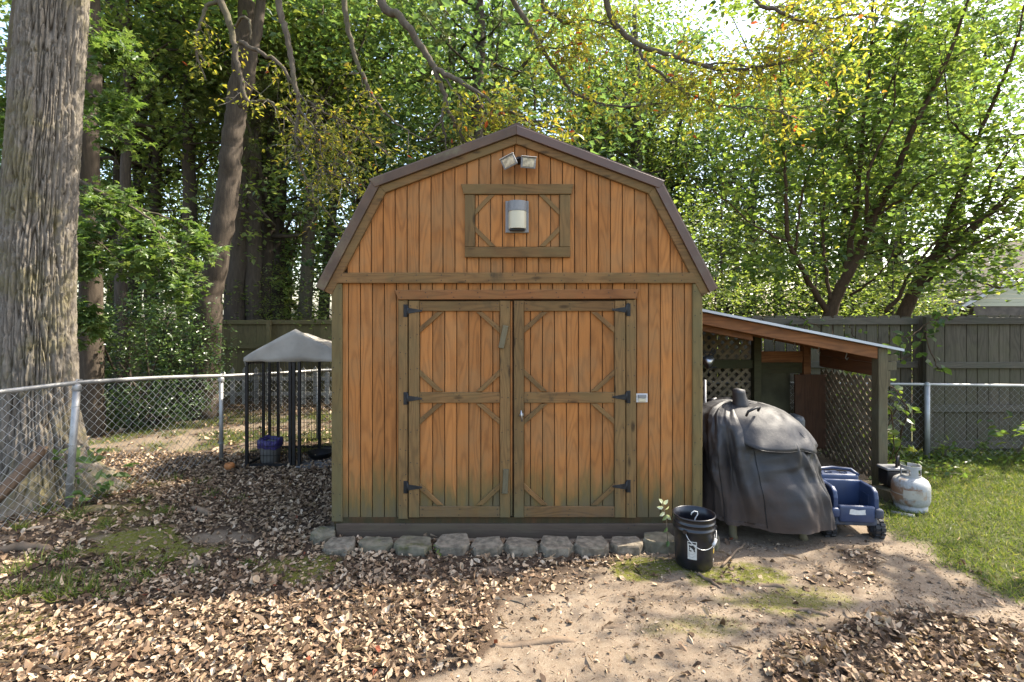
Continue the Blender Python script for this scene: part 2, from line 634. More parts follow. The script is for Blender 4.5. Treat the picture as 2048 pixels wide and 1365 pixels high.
shed = empty('barn_shed', (.037, FY, 0), 'orange stained wooden barn shed with gambrel roof and double doors', 'shed')
RO = [(635, 575), (748, 360), (1033, 254), (1320, 362), (1432, 578)]
RO = [Vector((BX(a), BZ(b))) for a, b in RO]


def offset_line(P, d):
    out = []
    for i in range(len(P)):
        ns = []
        for a, b in ((i - 1, i), (i, i + 1)):
            if a >= 0 and b < len(P):
                e = (P[b] - P[a]).normalized()
                ns.append(Vector((e.y, -e.x)))
        m = sum(ns, Vector((0, 0)))
        m = m / (m.length_squared / len(ns)) if len(ns) == 2 else m
        out.append(P[i] + m * d)
    return out


L1 = offset_line(RO, .070)     # lower edge of the metal rake
L2 = offset_line(RO, .136)     # lower edge of the wood rake board
Lg = offset_line(RO, .108)     # gable boards run up behind it


def roof_at(x):
    for a, b in zip(Lg[:-1], Lg[1:]):
        if a.x <= x <= b.x:
            return a.y + (b.y - a.y) * (x - a.x) / (b.x - a.x)
    return -1


XL, XR = BX(664), BX(1403)
ZB = BZ(1037)
ZBAND0, ZBAND1 = BZ(567), BZ(546)
# body behind the boards
mb = MB()
mb.prism([(XL + .01, .05), (XR - .01, .05), (XR - .01, BZ(560)), (Lg[3].x - .02, Lg[3].y - .01), (Lg[2].x, Lg[2].y - .01), (Lg[1].x + .02, Lg[1].y - .01), (XL + .01, BZ(560))], FY + .034, 7.86)
mb.build('wall', M['siding_back'], shed)


def board(xa, xb, z0, z1=None, y=FY + .016, th=.014, mat='siding', parent=None, c=.003, name='siding_board'):
    g = .0032
    xa += g; xb -= g
    if z1 is None:
        pts = [(xa, z0), (xb, z0), (xb, roof_at(xb))]
        for q in reversed(Lg):
            if xa < q.x < xb: pts.append((q.x, q.y))
        pts.append((xa, roof_at(xa)))
    else:
        pts = [(xa, z0), (xb, z0), (xb, z1), (xa, z1)]
    if min(p[1] for p in pts[2:]) <= z0 + .01: return
    MB().prism(pts, y, y + th, c).build(name, M[mat], parent or shed)


grooves = [664 + .2] + [695.5 + 24.1 * k for k in range(30)] + [1403]
grooves = [g for g in grooves if g <= 1403]
for a, b in zip(grooves[:-1], grooves[1:]):
    if b <= 797 or a >= 1270:
        board(BX(a), BX(b), ZB, ZBAND0 + .01)
    elif a < 797:
        board(BX(a), BX(797), ZB, ZBAND0 + .01)
        board(BX(797) - .008, BX(b), BZ(590), ZBAND0 + .01)
    elif b > 1270:
        board(BX(1270), BX(b), ZB, ZBAND0 + .01)
        board(BX(a), BX(1270) + .008, BZ(590), ZBAND0 + .01)
    else:
        board(BX(a), BX(b), BZ(590), ZBAND0 + .01)
gu = [693.5 + 24.0 * k for k in range(30)]
for a, b in zip(gu[:-1], gu[1:]):
    if b > 1380: b = min(b, 1384)
    if a < b: board(BX(a), BX(b), ZBAND1 - .01, None, FY + .012)

# trim
def plank(px0, px1, py0, py1, y, th, mat, name, parent=None, c=.004):
    return MB().box(BX(px0), BX(px1), y, y + th, BZ(py1), BZ(py0), c).build(name, M[mat], parent or shed)


plank(664, 684.5, 568, 1043, FY - .012, .028, 'corner', 'corner_board')
plank(1385, 1404, 568, 1040, FY - .012, .028, 'corner', 'corner_board')
MB().prism([(BX(672), ZBAND0), (BX(1398), ZBAND0), (BX(1384), ZBAND1), (BX(686), ZBAND1)], FY - .020, FY + .012, .004).build('band_board', M['trim_h'], shed)
MB().prism([(BX(798), BZ(600)), (BX(1272), BZ(598)), (BX(1276), BZ(579)), (BX(790), BZ(581))], FY - .024, FY + .014, .004).build('door_header', M['header'], shed)
plank(797, 815.5, 601, 1038, FY - .008, .026, 'trim_v', 'door_jamb')
plank(1252, 1272, 600, 1036, FY - .008, .026, 'trim_v', 'door_jamb')
MB().box(BX(672), BX(1398), FY - .006, FY + .06, BZ(1074) - .03, BZ(1048), .006).build('skirt_board', M['skirt'], shed)
MB().box(BX(666), BX(1402), FY + .014, FY + .05, BZ(1050), BZ(1036)).build('sill_beam', M['siding_back'], shed)

# rake boards and metal edging, roof sheets
for i in range(4):
    a, b, c_, d = L1[i], L1[i + 1], L2[i + 1], L2[i]
    MB().prism([(d.x, d.y), (c_.x, c_.y), (b.x, b.y), (a.x, a.y)], FY - .018, FY + .02, .004).build('rake_board', M['trim_h'], shed)
    a, b, c_, d = RO[i], RO[i + 1], L1[i + 1], L1[i]
    e = (b - a).normalized()
    if i == 1: a = a - e * .03 ; d = d - e * .035
    if i == 2: b = b + e * .03 ; c_ = c_ + e * .035
    yo = FY - .034 - (.008 if i in (1, 2) else 0)
    MB().prism([(d.x, d.y), (c_.x, c_.y), (b.x, b.y), (a.x, a.y)], yo, yo + .05, .003).build('rake_trim', M['lichen_roof' if i < 2 else 'metal_roof'], shed)
    n_ = Vector((-e.y, e.x))
    p, q = a - n_ * .012, b - n_ * .012
    MB().prism([(p.x, p.y), (q.x, q.y), (q.x + n_.x * .02, q.y + n_.y * .02), (p.x + n_.x * .02, p.y + n_.y * .02)], yo + .004, 7.95).build('roof_sheet', M['metal_roof'], shed)
    for k in range(9):
        y_ = FY + .35 + k * .4
        MB().bar((p.x + n_.x * .026, y_, p.y + n_.y * .026), (q.x + n_.x * .026, y_, q.y + n_.y * .026), .02, .014, (n_.x, 0, n_.y)).build('roof_rib', M['metal_roof'], shed)
MB().prism([(RO[2].x - .075, RO[2].y - .012), (RO[2].x + .075, RO[2].y - .012), (RO[2].x + .012, RO[2].y + .022), (RO[2].x - .012, RO[2].y + .022)], FY - .03, 7.96).build('ridge_cap', M['lichen_roof'], shed)
for sx in (XL - .0, XR + .0):      # soffit returns behind the eave ends
    s = -1 if sx < 0 else 1
    MB().box(min(sx, sx + s * .11), max(sx, sx + s * .11), FY + .02, 7.8, BZ(580), BZ(566)).build('soffit', M['skirt'], shed)
nails = MB()
rr = random.Random(3)


def nail(px, py, y):
    x, z = BX(px), BZ(py)
    nails.obox((x, y, z), (1, 0, 0), (0, 1, 0), (0, 0, 1), .0035, .0012, .0035)


# doors
def door(side):
    d = MB()
    x0, x1 = (817.5, 1025) if side < 0 else (1027.5, 1250)
    dr = d.box(BX(x0), BX(x1), FY + .016, FY + .030, BZ(1034), BZ(602)).build('door', M['siding_back'], shed)
    if side < 0:
        inner0, inner1 = 839, 1000
        gl = [839] + [841 + 24.1 * k for k in range(1, 7)] + [1000]
        sl, sr = (818, 839), (1000, 1020)
    else:
        inner0, inner1 = 1047.5, 1229
        gl = [1047.5] + [1061 + 24 * k for k in range(7)] + [1229]
        sl, sr = (1028, 1047.5), (1229, 1250)
    for a, b in zip(gl[:-1], gl[1:]):
        board(BX(a), BX(b), BZ(1015), BZ(620), FY + .004, .012, 'siding', dr)
    if side < 0:   # the strip between the left door's stile and its edge
        board(BX(1020), BX(1025.5), BZ(1033), BZ(603), FY + .002, .012, 'siding', dr, .001)
    plank(*sl, 602, 1034.5, FY - .016, .02, 'trim_v', 'stile', dr)
    plank(*sr, 602, 1034.5, FY - .016, .02, 'trim_v', 'stile', dr)
    for a, b in ((603, 623), (785, 806), (1012.5, 1034)):
        plank(inner0 + .4, inner1 - .4, a, b, FY - .014, .018, 'trim_h', 'rail', dr)
        for nx in (inner0 + 6, (inner0 + inner1) / 2, inner1 - 6):
            for ny in (a + 5, b - 5): nail(nx + rr.uniform(-2, 2), ny, FY - .0155)
    for (sa, sb) in (sl, sr):
        for ny in range(612, 1034, 62):
            for nx in (sa + 4, sb - 4): nail(nx, ny + rr.uniform(-5, 5), FY - .0175)
    w = .042
    L, Rr = inner0 + .5, inner1 - .5
    br = [((L, 667), (L + 47, 625)), ((Rr, 667), (Rr - 47, 625)), ((L, 739), (L + 47, 783)), ((Rr, 739), (Rr - 47, 783)),
          ((L, 850), (L + 47, 808)), ((Rr, 850), (Rr - 47, 808)), ((L, 966), (L + 47, 1010)), ((Rr, 966), (Rr - 47, 1010))]
    for k, (p, q) in enumerate(br):
        # mitred brace: a parallelogram whose ends follow stile and rail
        vx, vy = p
        hx, hy = q
        up = hy < vy            # corner above
        s = 1 if hx > vx else -1
        o = 12.5
        corner = (vx, hy)
        pts = [(vx, vy), (hx, hy), (hx - s * o, hy), (vx, vy - o)] if up else [(vx, vy), (hx, hy), (hx - s * o, hy), (vx, vy + o)]
        P = [(BX(a), BZ(b)) for a, b in pts]
        ar = sum(P[i][0] * P[(i + 1) % 4][1] - P[(i + 1) % 4][0] * P[i][1] for i in range(4))
        if ar < 0: P.reverse()
        # grain along the brace: build in its own frame, then turn
        cxm, czm = sum(a for a, _ in P) / 4, sum(b for _, b in P) / 4
        ang = math.atan2(BZ(hy) - BZ(vy), BX(hx) - BX(vx))
        ca, sa = math.cos(-ang), math.sin(-ang)
        Q = [((a - cxm) * ca - (b - czm) * sa, (a - cxm) * sa + (b - czm) * ca) for a, b in P]
        bo = MB().prism(Q, 0, .016, .003).build('brace', M['trim_h'], dr, local=True)
        bo.location = Vector((cxm, FY - .013, czm)) - wloc(dr)
        bo.rotation_euler = (0, -ang, 0)
        nail((vx * .8 + hx * .2), (vy * .8 + hy * .2) + (-6 if up else 6), FY - .0145)
    # strap hinges
    for hy in ((622, 797, 974) if side < 0 else (620, 794, 972)):
        m = MB()
        if side < 0:
            xs = (807.5, 815.5); tip = 845; a = 816
        else:
            xs = (1252.5, 1260.5); tip = 1224; a = 1251.5
        m.box(BX(xs[0]), BX(xs[1]), FY - .013, FY - .007, BZ(hy + 12.5), BZ(hy - 12.5), .0015)
        P = [(BX(a), BZ(hy + 6)), (BX(tip), BZ(hy + 1.5)), (BX(tip), BZ(hy - 1.5)), (BX(a), BZ(hy - 6))]
        if side > 0: P.reverse()
        m.prism(P, FY - .022, FY - .0165, .0012)
        kx = BX((a + (xs[1] if side < 0 else xs[0])) / 2)
        m.tube([(kx, FY - .018, BZ(hy + 10)), (kx, FY - .018, BZ(hy - 10))], .008, 8)
        m.build('hinge', M['hinge'], dr)
    return dr


dl = door(-1)
drr = door(1)
# turn buttons on the left door
for (cx_, cy_, w_, h_, ang) in ((1007, 674, 11, 46, -12), (1011, 961, 11, 48, -3)):
    bo = MB().box(-w_ / S / 2, w_ / S / 2, 0, .022, -h_ / S / 2, h_ / S / 2, .004).build('turn_button', M['weather'], dl, local=True)
    bo.location = Vector((BX(cx_), FY - .040, BZ(cy_))) - wloc(dl)
    bo.rotation_euler = (0, R(-ang), 0)
m = MB()
hx, hz = BX(1043), BZ(830)
m.lathe([(0, -.0), (.018, 0), (.018, .008), (.008, .012), (.008, .03), (0, .03)], (0, 0, 0), 14)
m.v = [Vector((v.x + hx, FY - .016 - v.z, v.y + hz)) for v in m.v]
m.f = [tuple(reversed(f)) for f in m.f]
m.tube([(hx + .004, FY - .05, hz - .045), (hx, FY - .052, hz), (hx - .004, FY - .05, hz + .045)], [.006, .009, .006], 8)
m.build('handle', M['chrome'], drr)

# loft door frame in the gable
lf = MB().box(BX(950), BX(1119), FY + .0005, FY + .0105, BZ(494), BZ(391)).build('loft_door', M['siding_back'], shed)
for a, b in zip([950] + [957 + 24 * k for k in range(7)], [957 + 24 * k for k in range(7)] + [1119]):
    if b - a > 1: board(BX(a), BX(min(b, 1119)), BZ(494.5), BZ(390.5), FY - .006, .006, 'siding', lf)
MB().prism([(BX(928), BZ(390)), (BX(1142), BZ(390)), (BX(1147), BZ(370)), (BX(922), BZ(370))], FY - .026, FY + .01, .004).build('loft_header', M['trim_h'], lf)
plank(930, 1140, 495, 515.5, FY - .022, .032, 'trim_h', 'loft_rail', lf)
plank(930, 950, 390.5, 494.5, FY - .018, .028, 'trim_v', 'loft_stile', lf)
plank(1119, 1140, 390.5, 494.5, FY - .018, .028, 'trim_v', 'loft_stile', lf)
for (vx, vy, hx_, hy_) in ((950.5, 432, 990, 391), (1118.5, 432, 1077, 391), (950.5, 453, 992, 494), (1118.5, 453, 1078, 494)):
    up = hy_ < vy
    s = 1 if hx_ > vx else -1
    o = 12
    pts = [(vx, vy), (hx_, hy_), (hx_ - s * o, hy_), (vx, vy - o if up else vy + o)]
    P = [(BX(a), BZ(b)) for a, b in pts]
    cxm, czm = sum(a for a, _ in P) / 4, sum(b for _, b in P) / 4
    ang = math.atan2(BZ(hy_) - BZ(vy), BX(hx_) - BX(vx))
    ca, sa = math.cos(-ang), math.sin(-ang)
    Q = [((a - cxm) * ca - (b - czm) * sa, (a - cxm) * sa + (b - czm) * ca) for a, b in P]
    if sum(Q[i][0] * Q[(i + 1) % 4][1] - Q[(i + 1) % 4][0] * Q[i][1] for i in range(4)) < 0: Q.reverse()
    bo = MB().prism(Q, 0, .011, .003).build('brace', M['trim_h'], lf, local=True)
    bo.location = Vector((cxm, FY - .0175, czm)) - wloc(lf)
    bo.rotation_euler = (0, -ang, 0)
for nx in range(690, 1390, 48):
    nail(nx + rr.uniform(-6, 6), 551, FY - .0215); nail(nx + rr.uniform(-6, 6), 562, FY - .0215)
for ny in range(580, 1040, 50):
    for nx in (668, 681, 1389, 1400): nail(nx, ny + rr.uniform(-8, 8), FY - .0135)
    for nx in (801, 812, 1256, 1268): nail(nx, ny + 24 + rr.uniform(-8, 8), FY - .0095)
for nx in range(800, 1270, 52):
    nail(nx, 586, FY - .0255); nail(nx + 4, 595, FY - .0255)
no = nails.build('nail_heads', M['hinge'], shed)
tag(no, kind='stuff')

# wall pack light on the loft door
wl = empty('wall_light', (BX(1034), FY - .006, BZ(435)), 'weathered box wall light with cream half lens on the loft door', 'light')
m = MB().box(BX(1011), BX(1057), FY - .030, FY - .0065, BZ(467), BZ(404), .004)
m.build('back_plate', M['grey_plastic'], wl)


def half_barrel(x0, x1, z0, z1, y, dep, n=14):
    m = MB()
    vs, fs = [], []
    for z in (z0, z1):
        for k in range(n + 1):
            a = math.pi * k / n
            vs.append((x0 + (x1 - x0) * (1 - math.cos(a)) / 2, y - dep * math.sin(a) ** .8, z))
    for k in range(n):
        fs.append((k, k + 1, n + 2 + k, n + 1 + k))
    fs.append(tuple(reversed(range(n + 1))))
    fs.append(tuple(range(n + 1, 2 * n + 2)))
    return m.add(vs, fs, False)


half_barrel(BX(1016), BX(1053), BZ(425.5), BZ(406), FY - .030, .085).build('housing', M['grey_plastic'], wl)
half_barrel(BX(1017), BX(1052.5), BZ(460), BZ(426), FY - .030, .082).build('lens', M['cream'], wl)
MB().box(BX(1020), BX(1049), FY - .085, FY - .032, BZ(464), BZ(460.5)).build('vent', M['black_metal'], wl)

# twin flood light under the peak
fl = empty('flood_light', (BX(1036), FY + .012, BZ(322)), 'twin head grey flood light under the roof peak', 'light')
m = MB()
c0 = Vector((BX(1038), FY + .012, BZ(321)))
m.lathe([(0, 0), (.034, 0), (.030, .02), (.014, .034), (.014, .07), (0, .07)], (0, 0, 0), 16)
m.v = [Vector((v.x + c0.x, c0.y - v.z, v.y + c0.z)) for v in m.v]
m.f = [tuple(reversed(f)) for f in m.f]
m.tube([c0 + Vector((0, -.06, 0)), c0 + Vector((-.03, -.075, -.005)), c0 + Vector((-.06, -.08, -.012))], .012, 8)
m.tube([c0 + Vector((0, -.06, 0)), c0 + Vector((.03, -.075, -.01)), c0 + Vector((.06, -.08, -.03))], .012, 8)
m.build('mount', M['black_metal'], fl)
for (px, py, rx, rz, ry) in ((1018, 331, 12, -14, 24), (1056, 333, 10, 12, -2)):
    hd = MB()
    w, h, dp = .060, .044, .05
    hd.prism([(-w, -h), (w, -h), (w, h), (-w, h)], -.006, .01, .004)
    hd.prism([(-w * .9, -h * .9), (w * .9, -h * .9), (w * .9, h * .9), (-w * .9, h * .9)], .0105, .028, .001)
    hd.prism([(-w * .55, -h * .55), (w * .55, -h * .55), (w * .55, h * .55), (-w * .55, h * .55)], .0285, dp, .001)
    h_o = hd.build('lamp_head', M['grey_plastic'], fl, local=True)
    h_o.location = Vector((BX(px), FY - .105, BZ(py))) - wloc(fl)
    h_o.rotation_euler = (R(rx), R(-ry), R(rz))
    MB().box(-w * .78, w * .78, -.0095, -.0065, -h * .74, h * .74, .001).build('lamp_glass', M['glass_lamp'], h_o, local=True)
    vz = MB().box(-w * 1.04, w * 1.04, -.022, .016, h * 1.01, h * 1.10, .001).build('visor', M['white_plastic'], h_o, local=True)

# outlet cover beside the right door
ou = empty('outlet_cover', (BX(1284), FY + .01, BZ(797)), 'small white outlet cover on the siding right of the doors', 'outlet')
MB().box(BX(1272.5), BX(1295.5), FY + .002, FY + .0155, BZ(805.5), BZ(788), .003).build('plate', M['white_plastic'], ou)
MB().box(BX(1276), BX(1292), FY - .012, FY + .0015, BZ(796), BZ(790), .003).build('flap', M['grey_plastic'], ou)
MB().box(BX(1277), BX(1291), FY - .010, FY + .0015, BZ(803.5), BZ(797.5), .002).build('flap', M['cream'], ou)

# ------------------------------------------------------------------ edging blocks
def edging(pts_top, z_top, mat, label, chip=0, seed=0):
    """a concrete block: outline in plan (x, y), rough faces"""
    rr = random.Random(seed)
    n = len(pts_top)
    cxm = sum(p[0] for p in pts_top) / n; cym = sum(p[1] for p in pts_top) / n
    tx, ty = rr.uniform(-.09, .09), rr.uniform(-.04, .10)
    sub = []
    for i in range(n):
        a, b = pts_top[i], pts_top[(i + 1) % n]
        for k in range(4):
            t = k / 4
            sub.append((a[0] + (b[0] - a[0]) * t, a[1] + (b[1] - a[1]) * t))
    N = len(sub)
    vs, fs = [], []
    rows = ((-.05, 1.0), (z_top * .35, 1.0), (z_top - .012, 1.0), (z_top, .955), (z_top + .002, .6))
    for zi, (z, s) in enumerate(rows):
        for (x, y) in sub:
            j = .0045
            vs.append((cxm + (x - cxm) * s + rr.uniform(-j, j), cym + (y - cym) * s + rr.uniform(-j, j), z + rr.uniform(-.003, .003) + (tx * (x - cxm) + ty * (y - cym)) * (zi > 0)))
    for r in range(len(rows) - 1):
        for k in range(N):
            j = (k + 1) % N
            fs.append((r * N + k, r * N + j, r * N + N + j, r * N + N + k))
    vs.append((cxm, cym, z_top + .002))
    for k in range(N):
        fs.append(((len(rows) - 1) * N + k, (len(rows) - 1) * N + (k + 1) % N, len(vs) - 1))
    o = MB().add(vs, fs).build('edging_block', M[mat])
    return tag(o, label, 'edging block', 'concrete edging blocks along the shed front')


def blk(px0, px1, y0=3.93, y1=4.16, z=.10, mat='block', label='', skew=0.0, seed=0, ch=.05):
    z *= .70; y0 += .03
    x0, x1 = (px0 - CX) / FPX * y0, (px1 - CX) / FPX * y0
    w = x1 - x0
    c = ch
    pts = [(x0 + c, y0), (x1 - c, y0 + skew), (x1, y0 + .065 + skew), (x1 - .035, y1 + skew * .3), (x0 + .035, y1 - skew * .3), (x0, y0 + .065)]
    return edging(pts, z, mat, label, 0, seed)


BL = 'concrete edging block '
blk(614, 664, 4.13, 4.34, .105, 'block_moss', 'green mossy rounded concrete block at the left corner of the shed', .0, 1, .06)
blk(638, 708, 3.97, 4.17, .085, 'block', 'low pale concrete block beside the mossy corner block', -.04, 2)
blk(711, 783, 3.98, 4.17, .095, 'block_moss', 'mossy fronted concrete block below the left door hinge side', .01, 3)
b3 = blk(784, 862, 3.95, 4.18, .105, 'block_moss', 'concrete block with a round hole in its top', -.02, 4)
blk(866, 938, 3.95, 4.20, .105, 'block', 'concrete block with a small green weed at its foot', 0, 5)
blk(939, 1007, 3.93, 4.15, .10, 'block', 'concrete block just left of the gap between the two doors', .01, 6)
blk(1008, 1078, 3.94, 4.16, .10, 'block', 'concrete block under the gap between the two doors', 0, 7)
blk(1079, 1150, 3.93, 4.16, .10, 'block', 'concrete block just right of the gap between the doors', .01, 8)
blk(1151, 1222, 3.94, 4.17, .105, 'block', 'concrete block second before the black bucket and clear of it', 0, 9)
blk(1223, 1292, 3.97, 4.18, .095, 'block', 'slightly sunken concrete block next to the bucket side block', .01, 10)
blk(1291, 1362, 4.0, 4.21, .125, 'block_moss', 'raised mossy concrete block partly behind the black bucket', 0, 11)
blk(1392, 1446, 4.03, 4.28, .135, 'block_moss', 'worn concrete block to the right of the black bucket', 0, 12)
# ------------------------------------------------------------------ lean-to beside the shed
M['lt_wood'] = wood('red_cedar', (.36, .145, .055), (.17, .065, .028), 'X', .6, None, ((.2, .09, .04), .5), .8, .3)
M['lt_dark'] = wood('red_cedar_y', (.28, .115, .048), (.14, .055, .026), 'Y', .5, None, ((.14, .07, .04), .5), .8, .3)
M['lt_post'] = wood('weathered_post', (.20, .155, .085), (.10, .075, .04), 'Z', .5, (.0, .3, (.11, .12, .05)), ((.17, .17, .11), .6), 1, .35)
M['lt_olive'] = wood('olive_beam', (.10, .085, .04), (.06, .05, .025), 'X', .4, None, ((.08, .09, .04), .6))
M['lattice'] = plain('lattice_wood', (.27, .205, .13), .85, 0, .3, 7, .3, .2, ((.13, .12, .06), .6))
M['ply_green'] = plain('green_ply', (.105, .095, .055), .9, 0, .3, 3, .3, .15, ((.06, .065, .03), .6))
M['ply_brown'] = wood('brown_ply', (.155, .07, .035), (.08, .038, .02), 'Z', .5, None, ((.09, .05, .03), .5))
M['white_sheet'] = plain('white_roof_panel', (.72, .73, .74), .35, 0, .06, 3, .05)

LY0, LY1 = 5.42, 6.46
lt = empty('lean_to', (2.7, LY0, 0), 'reddish wood framed lean-to with thin sloping roof against the shed', 'lean-to')


def LZ(x): return 1.945 - .198 * (x - 1.55)          # roof underside


def lbeam(x0, x1, y, w, dz, h, mat, name):
    """rafter along the slope, top dz under the roof sheet, h deep"""
    MB().prism([(x0, LZ(x0) - dz - h), (x1, LZ(x1) - dz - h), (x1, LZ(x1) - dz), (x0, LZ(x0) - dz)], y, y + w, .004).build(name, M[mat], lt)


m = MB()
NR = 24
vs, fs = [], []
for j, y in enumerate((LY0 - .06, LY1 + .14)):
    for k in range(NR * 4 + 1):
        x = 1.56 + (4.03 - 1.56) * k / (NR * 4)
        w = .0
        vs.append((x, y, LZ(x) + .004 + w)); vs.append((x, y, LZ(x) + .030 + w))
n1 = NR * 4 + 1
for k in range(n1 - 1):
    a, b = 2 * k, 2 * k + 2
    o = 2 * n1
    fs += [(a, b, b + 1, a + 1), (o + b, o + a, o + a + 1, o + b + 1), (a + 1, b + 1, o + b + 1, o + a + 1), (a, o + a, o + b, b)]
fs += [(0, 1, 2 * n1 + 1, 2 * n1), (2 * n1 - 2, 4 * n1 - 2, 4 * n1 - 1, 2 * n1 - 1)]
m.add(vs, fs).build('roof_panel', M['white_sheet'], lt)
lbeam(1.58, 3.80, LY0, .04, .002, .122, 'lt_wood', 'rafter')
lbeam(1.58, 3.95, LY0 + .36, .04, .002, .10, 'lt_wood', 'rafter')
lbeam(1.58, 3.95, LY0 + .70, .04, .002, .10, 'lt_wood', 'rafter')
lbeam(1.58, 3.95, LY1 - .06, .04, .002, .10, 'lt_wood', 'rafter')
lbeam(1.58, 2.55, LY0 + .1, .10, .10, .09, 'lt_wood', 'ledger_scrap')
# front post
MB().box(3.80, 3.895, LY0 - .012, LY0 + .095, -.05, LZ(3.85) + .002, .005).build('post', M['lt_post'], lt)
MB().box(3.60, 3.69, LY1 - .02, LY1 + .07, -.05, LZ(3.65), .004).build('post', M['lt_wood'], lt)
MB().box(2.98, 3.07, LY1 - .04, LY1 + .05, -.05, LZ(3.02), .004).build('post', M['lt_olive'], lt)
# header along the right side and little outriggers outside the post
MB().box(3.815, 3.855, LY0 + .097, LY1 + .02, LZ(3.85) - .16, LZ(3.85) - .04).build('header', M['lt_dark'], lt)
MB().box(3.815, 3.855, LY0 + .097, LY1 + .02, LZ(3.85) - .30, LZ(3.85) - .165).build('header', M['lt_dark'], lt)
MB().box(3.90, 4.02, LY0 + .02, LY0 + .06, LZ(3.95) - .12, LZ(3.95) - .055).build('outrigger', M['lt_post'], lt)
MB().box(3.898, 3.99, LY0 - .005, LY0 + .016, LZ(3.95) - .21, LZ(3.95) - .125).build('outrigger', M['lt_post'], lt)
MB().box(3.898, 3.93, LY0 + .0, LY0 + .035, LZ(3.95) - .38, LZ(3.95) - .215).build('outrigger', M['lt_post'], lt)
# back wall: headers, plywood, lattice
MB().box(3.072, 3.598, LY1 + .0, LY1 + .04, 1.24, 1.375).build('back_header', M['lt_wood'], lt)
MB().box(3.072, 3.598, LY1 + .012, LY1 + .05, 1.105, 1.236).build('back_header', M['lt_olive'], lt)
MB().box(1.58, 2.978, LY1 + .0, LY1 + .04, 1.165, 1.27).build('back_header', M['lt_olive'], lt)
MB().box(2.99, 3.47, LY1 + .055, LY1 + .075, .05, 1.10).build('plywood', M['ply_green'], lt)
MB().box(3.45, 3.97, LY1 - .10, LY1 - .075, .20, 1.10, .002).build('plywood', M['ply_brown'], lt)


def slats(x_or_y, a0, a1, z0, z1, along, depth, pitch, w, parent):
    """diagonal lattice slats clipped to the rectangle; along 'x' (back wall) or 'y' (side wall)"""
    H = z1 - z0
    for s in (1, -1):
        k = a0 - H
        while k < a1 + H:
            # line a = k + s*(z - z0) (s=1) or a = k + (z1 - z)
            pts = []
            t0 = max(0, (a0 - k)); t1 = min(H, (a1 - k))
            if t1 - t0 > .05:
                za, zb = (z0 + t0, z0 + t1) if s == 1 else (z1 - t0, z1 - t1)
                aa, ab = k + t0, k + t1
                d = depth + (0 if s == 1 else .009)
                if along == 'x':
                    p, q, up = (aa, d, za), (ab, d, zb), (0, -1, 0)
                else:
                    p, q, up = (d, aa, za), (d, ab, zb), (1, 0, 0)
                MB().bar(p, q, w, .008, up).build('slat', M['lattice'], parent)
            k += pitch


bl = empty('lattice_panel', (2.3, LY1 + .05, .6), 'olive lattice panel closing the back of the lean-to by the shed wall', 'lattice panel')
slats(None, 1.62, 2.975, .25, 1.80, 'x', LY1 + .052, .115, .036, bl)
sl = empty('lattice_panel', (3.84, 5.95, .5), 'tan lattice panel on the right side of the lean-to with vines behind', 'lattice panel')
slats(None, LY0 + .10, LY1 - .02, .10, 1.16, 'y', 3.822, .105, .036, sl)
# hooks under the rafters
for px, d in ((1547, 5.9), (1589, 5.9), (1637, 5.9), (1693, 5.9)):
    x = (px - CX) / FPX * d
    z = LZ(x) - .105
    MB().tube([(x, d, z + .02), (x + .005, d, z - .01), (x - .012, d, z - .055), (x + .004, d, z - .075), (x + .02, d, z - .05)], .007, 6).build('hook', M['galv'], lt)

# ------------------------------------------------------------------ things in and near the lean-to
M['cover'] = None


def cover_mat():
    T = NT('grill_cover_vinyl')
    P = T.pos()
    n1 = T.noise(P, 3.2, 5, .65)
    n2 = T.noise(P, 45, 4, .7)
    z = T.sep(P)[2]
    x = T.sep(P)[0]
    col = T.mix(T.mr(n1, .35, .7), (0.0126, 0.0119, 0.0132), (0.0214, 0.0195, 0.0195))
    d = T.math('ADD', T.math('MULTIPLY', T.math('SUBTRACT', n1, .5), 1.1), T.math('MULTIPLY', T.math('SUBTRACT', .62, z), .9))
    d2 = T.math('ADD', d, T.math('MULTIPLY', T.math('SUBTRACT', 2.15, x), .35))
    col = T.mix(T.mr(d2, .02, .55, 0, .85), col, (0.0453, 0.0283, 0.0195))
    col = T.mix(T.mr(n2, .6, .75, 0, .35), col, (0.0629, 0.0472, 0.0346))
    h = T.math('ADD', T.math('MULTIPLY', n1, .4), T.math('MULTIPLY', n2, .12))
    ro = T.mr(d2, .0, .5, .58, .9)
    return T.done(T.bsdf(col, ro, 0, T.bump(h, .5, .02), .5))


M['cover'] = cover_mat()
gc = empty('covered_grill', (2.12, 4.62, 0), 'barrel smoker grill under a dusty dark fitted cover', 'grill')
# z, centre x, centre y, half x, half y
LV = np.array([
    (.13, 2.18, 4.60, .535, .455), (.22, 2.172, 4.60, .53, .448), (.36, 2.155, 4.60, .513, .435), (.50, 2.125, 4.60, .485, .420),
    (.62, 2.105, 4.60, .465, .408), (.70, 2.095, 4.60, .452, .400), (.78, 2.08, 4.60, .435, .385), (.85, 2.065, 4.61, .412, .360), (.92, 2.05, 4.61, .380, .325),
    (.98, 2.03, 4.62, .335, .275), (1.03, 2.01, 4.62, .260, .205), (1.06, 1.995, 4.62, .175, .135), (1.075, 1.985, 4.62, .09, .07), (1.08, 1.985, 4.62, .02, .02)])
nv, nt = 110, 220
vv = np.linspace(0, 1, nv)
arc = np.concatenate([[0], np.cumsum(np.hypot(np.diff(LV[:, 0]), np.diff(LV[:, 3])))]); arc /= arc[-1]
lv = np.stack([np.interp(vv, arc, LV[:, i]) for i in range(5)], 1)
